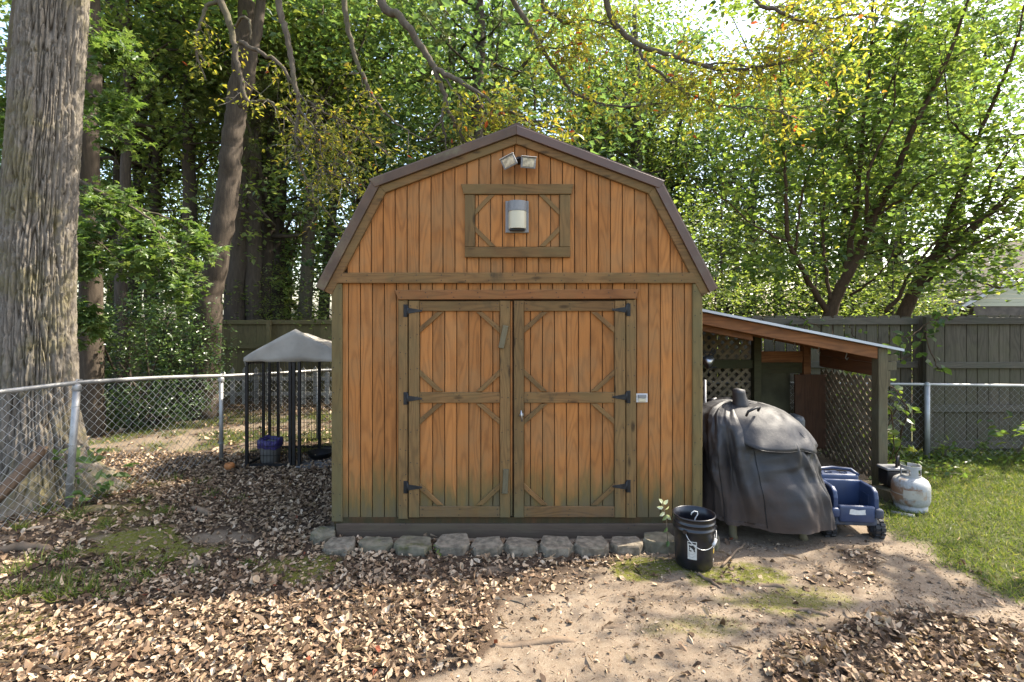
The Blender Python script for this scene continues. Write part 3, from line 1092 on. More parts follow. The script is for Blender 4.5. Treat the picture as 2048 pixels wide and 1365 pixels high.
# lid hem: an overhanging fold near z=.68
th = np.linspace(0, 2 * np.pi, nt, endpoint=False)
TH, VV = np.meshgrid(th, vv)
ex = .62
cx_ = np.sign(np.cos(TH)) * np.abs(np.cos(TH)) ** ex
sy_ = np.sign(np.sin(TH)) * np.abs(np.sin(TH)) ** ex
Xc = lv[:, 1][:, None] + cx_ * lv[:, 3][:, None]
Yc = lv[:, 2][:, None] + sy_ * lv[:, 4][:, None]
Zc = np.repeat(lv[:, 0][:, None], nt, 1)
q = np.stack([np.cos(TH) * 1.6, np.sin(TH) * 1.6, Zc * 1.1], -1).reshape(-1, 3)
f1 = fbm(q * 1.5 + 3, 3).reshape(TH.shape)
q2 = np.stack([np.cos(TH) * 6.5 + Zc * 2.2, np.sin(TH) * 6.5, Zc * 1.6 + 5], -1).reshape(-1, 3)
f2 = 1 - np.abs(fbm(q2, 2).reshape(TH.shape)) * 2
q3 = np.stack([np.cos(TH) * 2.5 + 9 - Zc * 3.5, np.sin(TH) * 2.5, Zc * 5.5], -1).reshape(-1, 3)
f3 = 1 - np.abs(fbm(q3, 2).reshape(TH.shape)) * 2.2
low = sstep(1.0, .3, Zc)
disp = f1 * .06 + f2 * .009 * (.3 + low * .7) + f3 * .009 * sstep(.2, .6, Zc) * sstep(1.07, .98, Zc)
front = np.exp(-((TH - 4.9) / .55) ** 2)
disp += .05 * front * sstep(.62, .35, Zc) - .035 * np.exp(-((TH - 4.15 + (Zc - .5) * .5) / .16) ** 2) * sstep(1.0, .7, Zc)
Xc += np.cos(TH) * disp
Yc += np.sin(TH) * disp
Zc += .02 * f1 * sstep(.5, .9, Zc) + np.where(VV < .03, f2 * .012 - .02 * np.cos(TH), 0)
vid = np.arange(nv * nt).reshape(nv, nt)
qd = np.stack([vid[:-1], np.roll(vid, -1, 1)[:-1], np.roll(vid, -1, 1)[1:], vid[1:]], -1).reshape(-1, 4)
off = np.array(gc.location)
me = np_mesh('cover', np.stack([Xc, Yc, Zc], -1).reshape(-1, 3) - off, qd, None, True)
link_mesh('cover', me, M['cover'], gc)
# lid apron: a second skin over the right half, its hem hanging free
hem = []
m = MB()
na = 60
rows = []
for j in range(14):
    t = j / 13
    row = []
    for k in range(na + 1):
        a = R(-112) + R(140) * k / na
        zz = 1.066 - (.275 + .045 * math.sin(k / na * 3.1)) * t + .022 * math.sin(a * 2.2 + .6) * t + .010 * math.sin(a * 9) * t
        i = np.interp(zz, LV[:, 0], np.arange(len(LV)))
        c1, c2, h1, h2 = (np.interp(zz, LV[:, 0], LV[:, n]) for n in (1, 2, 3, 4))
        sg = lambda v: math.copysign(abs(v) ** ex, v)
        o = (.018 + .026 * t ** 1.8) * min(1, k / 7, (na - k) / 7) + .012 * math.sin(a * 9 + 3 * t) * t + .014 * math.sin(a * 3.3 + 1) * t + .022 * (1 - abs(math.sin(a * 2.6 + t * 1.3)) * 1.6) * t
        row.append((c1 + sg(math.cos(a)) * h1 + math.cos(a) * o, c2 + sg(math.sin(a)) * h2 + math.sin(a) * o, zz))
    rows.append(row)
A_ = np.array([p for r_ in rows for p in r_])
ndir = A_ - np.array([2.03, 4.62, .55])
ndir[:, 2] *= .4
ndir = ndir / np.linalg.norm(ndir, axis=1)[:, None]
cr1 = 1 - np.abs(fbm(A_ * np.array([5.5, 5.5, 3.0]) + 4, 2)) * 2.4
cr2 = fbm(A_ * 3.2 + 1, 2)
tt_ = np.repeat(np.linspace(0, 1, 14), na + 1)
A_ = A_ + ndir * ((cr1 * .008 + cr2 * .020) * (.25 + .75 * tt_))[:, None]
rows = A_.reshape(14, na + 1, 3)
vs = [p for r_ in rows for p in r_]
fs = [(j * (na + 1) + k + na + 1, j * (na + 1) + k + na + 2, j * (na + 1) + k + 1, j * (na + 1) + k) for j in range(13) for k in range(na)]
m.add(vs, fs, True)
ap = m.build('lid_apron', M['cover'], gc)
mo = ap.modifiers.new('thickness', 'SOLIDIFY'); mo.thickness = .006; mo.offset = 1
MB().tube([Vector(p) + Vector((0, -.003, 0)) for p in rows[13]], .0045, 6).build('hem_cord', M['black_metal'], gc)
# sewn seams running down the cover
def seam(ti, v0, v1, name='seam'):
    k = int(ti / (2 * math.pi) * nt) % nt
    r0, r1 = int(v0 * (nv - 1)), int(v1 * (nv - 1))
    P = [Vector((Xc[r, k], Yc[r, k], Zc[r, k])) + Vector((math.cos(ti) * .002, math.sin(ti) * .002, 0)) for r in range(r0, r1, 2)]
    MB().tube(P, .0035, 5).build(name, M['black_metal'], gc)


for ti in (R(222), R(262), R(330)):
    seam(ti, .02, .62 if ti > 4 else .88)
# chimney sleeve
m = MB()
cpx = at(1479, 800, 4.50)
m.tube([cpx + Vector((.012, 0, -.10)), cpx + Vector((.010, 0, -.03)), cpx + Vector((.0, 0, .02)), cpx + Vector((-.006, 0, .06)), cpx + Vector((-.008, 0, .088)), cpx + Vector((-.006, 0, .098))],
       [.085, .066, .056, .054, .050, .02], 18, True, True, .05, 4)
m.build('chimney_sleeve', M['cover'], gc)
# carry loop on the lid
p0 = at(1496, 826, 4.27); p1 = at(1518, 816, 4.32)
m = MB()
m.tube([p0 + Vector((0, .03, -.03)), p0 + Vector((-.004, -.012, .012)), (p0 + p1) / 2 + Vector((0, -.025, .022)), p1 + Vector((0, -.012, .008)), p1 + Vector((.006, .03, -.03))], [.011, .011, .012, .011, .011], 6)
m.build('carry_loop', M['cover'], gc)
for (px, d) in ((1466, 4.32), (1606, 4.30)):
    x = (px - CX) / FPX * d
    MB().tube([(x - .006, d, .24), (x, d, .02), (x + .004, d - .004, -.01)], [.030, .032, .038], 12).build('leg', M['weather'], gc)
for (px, d) in ((1500, 4.95), (1632, 4.95)):
    x = (px - CX) / FPX * d
    MB().tube([(x, d, .24), (x, d, -.01)], .03, 10).build('leg', M['lt_post'], gc)

# toy truck ---------------------------------------------------------------
M['blue'] = plain('faded_blue_plastic', (.032, .055, .125), .45, 0, .2, 4, .08, .5, ((.10, .11, .14), .5))
M['blue_dark'] = plain('shaded_blue_plastic', (.018, .036, .09), .5, 0, .2, 4, .08, .5, ((.12, .12, .14), .35))  # darker copy of the blue, shade of the recesses put into its colour
M['tyre'] = plain('toy_tyre', (.022, .022, .024), .6, 0, .2, 20, .2, .4, ((.12, .10, .08), .4))
M['dusty'] = plain('dusty_plastic', (.075, .085, .115), .8, 0, .3, 12, .3, .3, ((.17, .14, .11), .6))
M['paper'] = plain('torn_sticker', (.72, .70, .66), .7, 0, .1, 30, .1)
tk = empty('toy_truck', (2.83, 4.30, 0), 'faded blue plastic ride-on toy truck with open bed and torn white sticker', 'toy truck', None, R(-6))
# local: x right, y away, z up; the tail faces -y
tk.scale = (.90, .72, .87)


def rbox(m, x0, x1, y0, y1, z0, z1, r=.015):
    """rounded box: chamfered on all edges"""
    X, Y, Z = (x0, x0 + r, x1 - r, x1), (y0, y0 + r, y1 - r, y1), (z0, z0 + r, z1 - r, z1)
    b = bpy.data.meshes.new('t')
    import bmesh
    bm = bmesh.new()
    bmesh.ops.create_cube(bm, size=1)
    for v in bm.verts:
        v.co = Vector(((x0 + x1) / 2 + v.co.x * (x1 - x0), (y0 + y1) / 2 + v.co.y * (y1 - y0), (z0 + z1) / 2 + v.co.z * (z1 - z0)))
    bmesh.ops.bevel(bm, geom=bm.edges[:] , offset=r, segments=2, profile=.5, affect='EDGES')
    bm.verts.index_update()
    m.add([v.co.copy() for v in bm.verts], [[v.index for v in f.verts] for f in bm.faces], True)
    bm.free()
    bpy.data.meshes.remove(b)
    return m


W = .20
m = MB()
rbox(m, -W + .015, W - .015, -.02, .80, .12, .20, .02)                # chassis pan
m.build('chassis', M['dusty'], tk, local=True)
m = MB()
rbox(m, -.155, .155, -.045, .01, .155, .315, .02)                      # tail board
m.build('tail_board', M['blue'], tk, local=True)
for s in (-1, 1):
    m = MB()
    # side wall: rises behind the tail board
    pr = [(-.02, .20), (.34, .20), (.34, .47), (.06, .47), (.0, .44), (-.02, .38)]
    x0, x1 = sorted((s * .155, s * .197))
    vs = [(x0, a, b) for a, b in pr] + [(x1, a, b) for a, b in pr]
    n = len(pr)
    fs = [tuple(reversed(range(n))), tuple(range(n, 2 * n))] + [(i, (i + 1) % n, n + (i + 1) % n, n + i) for i in range(n)]
    m.add(vs, fs)
    o = m.build('side_wall', M['blue'], tk, local=True)
    bv = o.modifiers.new('round', 'BEVEL'); bv.width = .014; bv.segments = 2
    m = MB(); x0, x1 = sorted((s * .152, s * .225))
    rbox(m, x0, x1, -.055, .02, .20, .29, .018)
    m.build('bumper_end', M['dusty' if s > 0 else 'blue'], tk, local=True)
m = MB(); rbox(m, -.16, .16, .005, .33, .20, .232, .01); m.build('bed_floor', M['blue_dark'], tk, local=True)
m = MB(); rbox(m, -.17, .17, .29, .34, .22, .475, .016); m.build('seat_back', M['blue'], tk, local=True)
m = MB(); m.obox((.148, .16, .325), (0, 1, 0), (1, 0, 0), (0, 0, 1), .085, .006, .062); m.build('side_pocket', M['blue_dark'], tk, local=True)
m = MB()
rbox(m, -.185, .185, .46, .86, .20, .44, .04)
m.build('hood', M['blue'], tk, local=True)
m = MB(); rbox(m, -.18, .18, .345, .50, .40, .515, .025)
m.build('dashboard', M['blue'], tk, local=True)
m = MB()
for x in (-.08, .06):
    m.lathe([(.034, .006), (.036, .0), (.03, .002), (.028, -.001)], (x, .42, .517), 18)
m.build('cup_holder', M['blue_dark'], tk, local=True)
m = MB(); m.tube([(-.170, .36, .512), (-.165, .50, .53), (0, .53, .54), (.165, .50, .53), (.170, .36, .512)], .016, 8); m.build('windscreen_rim', M['blue'], tk, local=True)
m = MB()
vs = [(-.072, -.0475, .238), (-.02, -.0475, .232), (.07, -.0475, .236), (.064, -.0475, .262), (.066, -.0475, .284), (.01, -.0475, .276), (-.05, -.0475, .287), (-.066, -.0475, .283)]
m.add(vs, [tuple(range(8))]).build('sticker', M['paper'], tk, local=True)


def wheel(x, y, r, w):
    m = MB()
    prof = [(r * .5, -w / 2), (r * .88, -w / 2), (r, -w * .32), (r, w * .32), (r * .88, w / 2), (r * .5, w / 2)]
    m.lathe(prof, (0, 0, 0), 26)
    for k in range(13):
        a = 2 * math.pi * k / 13
        for sgn in (-1, 1):
            aa = a + (.12 if sgn > 0 else -.12)
            m.obox((math.cos(aa) * (r + .004), math.sin(aa) * (r + .004), sgn * w * .24), (math.cos(aa), math.sin(aa), 0), (-math.sin(aa), math.cos(aa), 0), (0, 0, 1), .011, .014, w * .19)
    m.v = [Vector((v.z + x, v.x + y, v.y + r)) for v in m.v]
    wo_ = m.build('wheel', M['tyre'], tk, local=True)
    h = MB()
    h.lathe([(0, -w * .42), (r * .3, -w * .42), (r * .45, -w * .30), (r * .54, -w * .46), (r * .56, -w * .4), (r * .56, w * .4), (r * .54, w * .46), (r * .45, w * .3), (r * .3, w * .42), (0, w * .42)], (0, 0, 0), 20)
    h.v = [Vector((v.z + x, v.x + y, v.y + r)) for v in h.v]
    h.build('hub', M['dusty'], wo_, local=True)


wheel(-.215, .06, .085, .10)
wheel(.205, .06, .085, .10)
wheel(-.20, .70, .085, .09)
wheel(.20, .70, .085, .09)

# propane cylinder ---------------------------------------------------------
def tank_mat():
    T = NT('chipped_grey_paint')
    P = T.obj()
    n1 = T.noise(P, 9, 5, .7)
    n2 = T.noise(P, 50, 3, .7)
    x, y, z = T.sep(P)
    col = T.mix(T.mr(n2, .3, .7), (.27, .265, .25), (.34, .335, .315))
    f = T.math('ADD', n1, T.math('SUBTRACT', T.math('MULTIPLY', x, -1.6), T.math('MULTIPLY', T.math('ABSOLUTE', T.math('SUBTRACT', z, .17)), 1.6)))
    col = T.mix(T.mr(f, .48, .66, 0, .85), col, (.20, .095, .04))
    return T.done(T.bsdf(col, .5, 0, T.bump(n2, .12, .004), .4))


M['tank'] = tank_mat()
M['tank_white'] = plain('collar_paint', (.44, .43, .41), .45, 0, .1, 12, .1, .4, ((.35, .25, .17), .4))
tc = Vector((3.765, 4.93, 0))
tk2 = empty('propane_tank', tc, 'grey propane cylinder with rusty label standing on the grass', 'gas tank')
m = MB()
m.lathe([(0, .05), (.11, .045), (.142, .07), (.152, .11), (.153, .215), (.149, .25), (.132, .285), (.10, .308), (.055, .318), (0, .320)], tc, 40)
m.build('cylinder', M['tank'], tk2)
MB().lathe([(.128, -.02), (.130, -.02), (.130, .06), (.126, .06)], tc, 36).build('foot_ring', M['tank'], tk2)
MB().lathe([(.1545, .158), (.1545, .166)], tc, 40).build('weld_seam', M['tank_white'], tk2)
# collar with handle openings
m = MB()
rc = .082
sh = R(25)


def arcpatch(m, a0, a1, z0, z1, r=rc, t=.004, n=8):
    vs, fs = [], []
    for i in range(n + 1):
        a = a0 + (a1 - a0) * i / n
        for rr_ in (r, r - t):
            for z in (z0, z1):
                vs.append((tc.x + math.cos(a) * rr_, tc.y + math.sin(a) * rr_, z))
    for i in range(n):
        b = 4 * i
        fs += [(b, b + 4, b + 5, b + 1), (b + 2, b + 3, b + 7, b + 6), (b + 1, b + 5, b + 7, b + 3), (b, b + 2, b + 6, b + 4)]
    fs += [(0, 1, 3, 2), (4 * n, 4 * n + 2, 4 * n + 3, 4 * n + 1)]
    m.add(vs, fs, False)


g0, g1 = R(-205), R(72)      # open at the back
arcpatch(m, g0, g1, .305, .332, n=24)
arcpatch(m, g0, g1, .390, .420, n=24)
for a0, a1 in ((-205, -188), (-128, -82), (-30, -12), (52, 72)):
    arcpatch(m, R(a0), R(a1), .332, .390, n=5)
m.build('collar', M['tank_white'], tk2)
m = MB()
m.tube([tc + Vector((0, 0, .31)), tc + Vector((0, 0, .36))], .014, 10)
m.tube([tc + Vector((-.005, -.01, .345)), tc + Vector((.035, -.03, .345))], .011, 8)
m.lathe([(0, .362), (.022, .362), (.024, .375), (.018, .385), (0, .386)], tc, 14)
m.build('valve', M['chrome'], tk2)
M['picket_grey'] = plain('dull_pipe', (.33, .31, .27), .6, 0, .2)
M['label'] = plain('rust_stained_label', (.55, .50, .42), .6, 0, .1, 14, .1, .3, ((.32, .15, .05), .8))
m = MB()
vs, fs = [], []
n = 10
for i in range(n + 1):
    a = R(-148) + R(72) * i / n
    for z in (.135 + .006 * math.sin(i * 2.1), .215 - .004 * math.sin(i)):
        vs.append((tc.x + math.cos(a) * .1548, tc.y + math.sin(a) * .1548, z))
for i in range(n): fs.append((2 * i, 2 * i + 2, 2 * i + 3, 2 * i + 1))
m.add(vs, fs, True).build('label', M['label'], tk2)

# battery box and scraps behind the tank
bb = empty('battery', (3.67, 5.17, .13), 'dusty black battery with carry handle on a wood offcut behind the propane tank', 'battery')
m = MB(); rbox(m, 3.70, 3.90, 5.14, 5.28, .14, .295, .012); m.build('case', M['black_metal'], bb)
m = MB(); rbox(m, 3.69, 3.91, 5.13, 5.29, .297, .325, .010); m.build('lid', M['grey_plastic'], bb)
MB().tube([(3.80, 5.16, .326), (3.805, 5.16, .39), (3.82, 5.17, .425), (3.85, 5.20, .425), (3.865, 5.22, .39), (3.865, 5.22, .326)], .012, 8).build('handle', M['black_metal'], bb)
MB().box(3.80, 3.84, 5.136, 5.139, .19, .24).build('sticker', M['paper'], bb)
wb = MB()
wb.obox((3.76, 5.16, .065), (.97, .2, .1), (-.2, .97, 0), (-.1, 0, .99), .10, .12, .055)
o = wb.build('wood_block', M['weather'])
tag(o, 'weathered timber offcut under the black battery by the post', 'timber offcut')
o = MB().tube([(3.50, 4.82, .012), (3.64, 4.72, .012)], [.018, .020], 10).build('pipe_offcut', M['picket_grey'])
tag(o, 'short pale pipe lying in the grass in front of the propane tank', 'pipe')

# bucket -------------------------------------------------------------------
M['bucket'] = plain('black_bucket_plastic', (.012, .013, .018), .32, 0, .2, 8, .04, .5, ((.05, .04, .035), .3))
M['label_white'] = plain('printed_label', (.62, .61, .56), .5, 0, .04, 20, .03)
M['ink'] = plain('label_ink', (.02, .02, .022), .6, 0, .1)
M['yellow'] = plain('yellow_print', (.62, .40, .05), .5, 0, .1)
bc = Vector((1.345, 3.86, 0.005))
bk = empty('bucket', bc, 'black plastic bucket with warning label and wire bail handle', 'bucket')
m = MB()
RB, RT, HB = .132, .148, .37
def br(z): return RB + (RT - RB) * z / HB
prof = [(0, .004), (RB - .01, .0), (RB, .008)] + [(br(z), z) for z in (.10, .20, .268)] + \
       [(br(.27) + .007, .272), (br(.28) + .008, .285), (br(.29) + .001, .29), (br(.30) + .0, .315), (br(.32) + .006, .319), (br(.33) + .006, .327), (br(.33) + .0, .331), (br(.35), .358), (br(.36) + .006, .362), (br(.37) + .006, .371), (br(.37), .374), (br(.37) - .006, .371), (br(.30) - .006, .30), (RB - .005, .012), (0, .012)]
m.lathe(prof, bc, 48)
m.build('body', M['bucket'], bk)
tilt = -.35
wire = []
a_l, a_r = R(-132), R(-10)
pa = bc + Vector((math.cos(a_l) * (br(.29) + .012), math.sin(a_l) * (br(.29) + .012), .275))
pb = bc + Vector((math.cos(a_r) * (br(.29) + .012), math.sin(a_r) * (br(.29) + .012), .275))
for k in range(15):
    t = k / 14
    a = a_l + (a_r - a_l) * t
    sag = .105 * math.sin(math.pi * t ** .8)
    r_ = br(.2) + .012 + .006 * math.sin(math.pi * t)
    wire.append(bc + Vector((math.cos(a) * r_, math.sin(a) * r_, .272 - sag)))
MB().tube(wire, .0028, 6).build('bail_handle', M['rustwire'], bk)
gp = [wire[9], wire[10], wire[11]]
MB().tube(gp, .011, 10).build('grip', M['white_plastic'], bk)
for a in (a_l, a_r):
    m = MB(); m.obox(bc + Vector((math.cos(a) * (br(.28) + .010), math.sin(a) * (br(.28) + .010), .278)), (math.cos(a), math.sin(a), 0), (-math.sin(a), math.cos(a), 0), (0, 0, 1), .006, .014, .012)
    m.build('ear', M['bucket'], bk)


def on_bucket(a0, a1, z0, z1, mat, name, parent, lift=.0012, n=8):
    vs, fs = [], []
    for i in range(n + 1):
        a = R(a0 + (a1 - a0) * i / n)
        for z in (z0, z1):
            vs.append(bc + Vector((math.cos(a) * (br(z) + lift), math.sin(a) * (br(z) + lift), z)))
    for i in range(n): fs.append((2 * i, 2 * i + 2, 2 * i + 3, 2 * i + 1))
    return MB().add(vs, fs, True).build(name, M[mat], parent)


lb = on_bucket(-127, -101, .085, .215, 'label_white', 'warning_label', bk)
on_bucket(-125, -103, .197, .209, 'ink', 'label_heading', lb, .0022)
# pictogram: a stooping figure over a pail, in a few ink blots
def blot(pts, z=0): 
    vs = []
    for (u, v) in pts:
        a = R(-127 + 26 * u); zz = .085 + .13 * v
        vs.append(bc + Vector((math.cos(a) * (br(zz) + .0022), math.sin(a) * (br(zz) + .0022), zz)))
    return vs
m = MB()
for P in ([(.16, .78), (.30, .80), (.34, .72), (.24, .66), (.14, .70)], [(.30, .76), (.62, .80), (.82, .66), (.78, .52), (.60, .56), (.46, .62), (.30, .68)],
          [(.62, .56), (.74, .54), (.86, .46), (.80, .42), (.66, .48)], [(.20, .66), (.30, .66), (.24, .54), (.16, .54)], [(.14, .52), (.46, .50), (.42, .44), (.20, .45)]):
    m.add(blot(list(reversed(P))), [tuple(range(len(P)))])
m.build('pictogram', M['ink'], lb)
m = MB()
for k, v in enumerate((.37, .32, .27, .22, .17, .12)):
    w = .84 - .1 * (k % 3)
    m.add(blot([(.1, v), (w, v), (w, v + .016), (.1, v + .016)]), [(0, 1, 2, 3)])
m.build('label_print', M['grey_plastic'], lb)
bp = on_bucket(-38, -10, .150, .255, 'bucket', 'side_print', bk, .0010)
for (a0, a1, z0, z1, mt) in ((-36, -31, .175, .245, 'label_white'), (-31, -22, .225, .245, 'label_white'), (-29, -24, .170, .215, 'label_white'), (-38, -20, .148, .158, 'label_white'),
                             (-37, -27, .108, .142, 'yellow'), (-27, -19, .112, .138, 'label_white'), (-36, -22, .060, .068, 'label_white'), (-34, -28, .045, .058, 'label_white')):
    on_bucket(a0, a1, z0, z1, mt, 'print_mark', bp, .002, 3)
hg = MB()
h0 = bc + Vector((-.005, -.02, .02))
hg.tube([h0, h0 + Vector((.0, .01, .27)), h0 + Vector((.012, .012, .315)), h0 + Vector((.03, .012, .345)), h0 + Vector((.028, .012, .362)), h0 + Vector((.005, .012, .368)), h0 + Vector((-.014, .012, .355)), h0 + Vector((-.018, .012, .34))], .0042, 6)
o = hg.build('wire_hook', M['white_plastic'])
tag(o, 'white hooked wire sticking up inside the black bucket', 'hook')

# trimmer pole, clamp lamp, orange tool behind the grill ---------------------
tp = empty('pole_tool', at(1411, 1000, 4.75), 'grey pole tool leaning beside the shed wall with black grip', 'garden tool')
MB().tube([at(1412, 985, 4.75), at(1410, 760, 4.75)], .011, 8).build('shaft', M['galv'], tp)
MB().tube([at(1411, 840, 4.75), at(1411, 808, 4.75)], .024, 10).build('grip', M['black_metal'], tp)
M['orange'] = plain('orange_plastic', (.55, .13, .02), .45, 0, .15)
ot = empty('blower', (2.28, 5.40, .85), 'orange and black power tool behind the covered grill', 'power tool')
ot.location = at(1424, 806, 5.0)
m = MB(); c = at(1421, 812, 5.0)
m.tube([c + Vector((-.07, 0, -.05)), c + Vector((0, 0, .0)), c + Vector((.05, 0, .035))], [.04, .045, .03], 10); m.build('motor_case', M['orange'], ot)
MB().tube([c + Vector((-.03, -.02, .035)), c + Vector((.05, -.02, .06))], .03, 10).build('handle', M['black_metal'], ot)
cl = empty('clamp_lamp', at(1420, 715, 5.75), 'round reflector clamp lamp hanging with black cord under the lean-to', 'lamp')
c = at(1417, 722, 5.75)
m = MB(); m.lathe([(.022, .06), (.035, .045), (.06, .0), (.075, -.05), (.072, -.05), (.055, .0), (.02, .05)], c, 24)
m.v = [c + Matrix.Rotation(R(60), 3, 'Y') @ (v - c) for v in m.v]
m.build('reflector', M['chrome'], cl)
m = MB()
pts = [c + Vector((-.04, 0, .03))]
for k in range(22):
    a = k * .75
    pts.append(c + Vector((.0 + .055 * math.cos(a) + .002 * k, -.01 + .01 * math.sin(a * .7), .05 + .035 * math.sin(a) - (.018 * (k - 10) if k > 10 else -.006 * k))))
m.tube(pts, .006, 6); m.build('cord', M['black_metal'], cl)
M['case_dark'] = plain('dark_case', (.06, .065, .065), .5, 0, .15)
gr = empty('grey_box', at(1590, 850, 5.3), 'grey green plastic case standing behind the covered grill', 'case')
m = MB(); c = at(1592, 845, 5.35); rbox(m, c.x - .08, c.x + .06, c.y - .1, c.y + .1, 0, c.z + .08, .05); m.build('case', M['case_dark'], gr)

# ------------------------------------------------------------------ chain link fences
def chainlink(p, q, z0, z1, mat, parent, dia=.055, th=.0024, lean=0.0, sag=0.0):
    """woven diamonds between two ground points; every wire is a zigzag of thin tube"""
    p, q = Vector((p[0], p[1], 0)), Vector((q[0], q[1], 0))
    L = (q - p).length
    d = (q - p).normalized()
    nrm = Vector((-d.y, d.x, 0))
    half = dia * .5
    dia = dia * .5
    nz = int((z1[0] - z0) / half)
    nw = int(L / dia)
    Vs, Fs = [], []
    zz = np.arange(nz + 1) * half
    base = 0
    ang = np.array([0, 2.094, 4.189])
    for w in range(nw):
        s0 = w * dia
        for ph in (0,):
            u = s0 + np.where((np.arange(nz + 1) + w) % 2 == 0, 0, dia) * 1.0
            u = np.clip(u, 0, L)
            t = u / L
            ztop = z1[0] + (z1[1] - z1[0]) * t
            hz = z0 + zz * (ztop - z0) / (nz * half)
            hz = hz - sag * np.sin(np.pi * t) * .5 * (zz / zz[-1])
            o = np.where(np.arange(nz + 1) % 2 == 0, .004, -.004)
            wob = .004 * np.sin(u * 9.0 + zz * 6.0)
            X = p.x + d.x * u + nrm.x * (o + wob); Y = p.y + d.y * u + nrm.y * (o + wob)
            C = np.stack([X, Y, hz], 1)
            ring = np.zeros((nz + 1, 3, 3))
            for k in range(3):
                ring[:, k, 0] = C[:, 0] + d.x * math.cos(ang[k]) * th
                ring[:, k, 1] = C[:, 1] + d.y * math.cos(ang[k]) * th + nrm.y * math.sin(ang[k]) * th
                ring[:, k, 0] += nrm.x * math.sin(ang[k]) * th
                ring[:, k, 2] = C[:, 2]
            Vs.append(ring.reshape(-1, 3))
            i = base + np.arange(nz)[:, None] * 3
            for k in range(3):
                j = (k + 1) % 3
                Fs.append(np.concatenate([i + k, i + j, i + 3 + j, i + 3 + k], 1))
            base += (nz + 1) * 3
    V = np.concatenate(Vs) - np.array(wloc(parent))
    me = np_mesh('chain_link', V, np.concatenate(Fs), None, True)
    o = link_mesh('chain_link', me, M[mat], parent)
    tag(o, kind='stuff')
    return o


cf = empty('chain_link_fence', (-4.1, 4.95, 0), 'galvanised chain link fence with white top rail in front of the big trunk', 'fence')
fp = [(-4.80, 2.55), (-4.10, 4.95), (-3.66, 6.60), (-2.86, 7.72), (-1.2, 8.1)]
ft = [1.215, 1.195, 1.055, 1.00, 1.0]
rail = []
for i in range(len(fp) - 1):
    for k in range(6):
        t = k / 6
        rail.append((fp[i][0] + (fp[i + 1][0] - fp[i][0]) * t, fp[i][1] + (fp[i + 1][1] - fp[i][1]) * t, ft[i] + (ft[i + 1] - ft[i]) * t + .012 * math.sin(math.pi * t) * (1 if i == 1 else -.5)))
rail.append((*fp[-1], ft[-1]))
MB().tube(rail, .0215, 10).build('top_rail', M['galv'], cf)
for i, (p, z) in enumerate(zip(fp, ft)):
    lean = (.055, 0, .0) if i == 1 else (0, 0, 0)
    m = MB().tube([(p[0] - (.085 if i == 1 else 0), p[1] - .03, -.05), (p[0], p[1] - .03, z - .028)], .030 if i < 2 else .024, 12)
    po = m.build('fence_post', M['galv'], cf)
    if i in (1, 2):
        m = MB().lathe([(.034, -.06), (.036, -.05), (.036, -.02), (.033, -.012), (.024, 0), (.0, .004)], (p[0], p[1] - .03, z - .01), 14)
        m.tube([(p[0], p[1] - .05, z - .02), (p[0], p[1] - .03, z + .03), (p[0], p[1] + .03, z + .02)], .008, 6)
        m.build('post_cap', M['galv'], po)
        for zz in (.25, .62, .98):
            x_ = p[0] - (.085 if i == 1 else 0) * (1 - zz / z)
            MB().lathe([(.0325, -.004), (.034, 0), (.0325, .004)], (x_, p[1] - .03, zz * z / 1.2), 12).build('tie_band', M['galv_wire'], po)
for i in range(len(fp) - 1):
    chainlink(fp[i], fp[i + 1], .03, (ft[i] - .012, ft[i + 1] - .012), 'galv_wire', cf, .088 if i < 2 else .080, .0023 if i < 2 else .0022, 0, .0)

cr = empty('chain_link_fence', (5.26, 6.62, 0), 'chain link fence with grey rail in front of the board fence', 'fence')
gp_ = [(1.7, 6.66), (5.25, 6.62), (8.6, 6.55)]
zt = .94
MB().tube([(1.7, 6.66, .97), (3.4, 6.64, .96), (5.25, 6.62, .945), (8.6, 6.55, .91)], .019, 10).build('top_rail', M['galv'], cr)
for x, y in ((1.72, 6.66), (5.25, 6.60), (8.55, 6.55)):
    po = MB().tube([(x, y, -.05), (x, y, .955)], .030, 12).build('fence_post', M['galv'], cr)
    MB().lathe([(.034, -.03), (.034, -.01), (.02, .01), (0, .014)], (x, y, .965), 12).build('post_cap', M['galv'], po)
chainlink(gp_[0], gp_[1], .04, (.95, .935), 'galv_wire', cr, .085, .0015)
chainlink(gp_[1], gp_[2], .04, (.935, .90), 'galv_wire', cr, .085, .0015)

# ------------------------------------------------------------------ board fences
M['fence_r'] = wood('grey_fence_board', (.172, .138, .094), (.08, .063, .042), 'Z', .6, (.0, .3, (.10, .10, .05)), ((.115, .105, .055), .65), 1, .35)
M['fence_rx'] = wood('grey_fence_rail', (.15, .122, .088), (.08, .064, .046), 'X', .5, None, ((.09, .09, .06), .6), 1, .35)
M['fence_l'] = wood('olive_fence_board', (.21, .165, .075), (.11, .085, .038), 'Z', .4, None, ((.15, .14, .055), .6), 1, .3)
M['fence_lx'] = wood('olive_fence_rail', (.21, .165, .075), (.11, .085, .038), 'X', .4, None, ((.15, .14, .055), .6), 1, .3)
rr = random.Random(5)


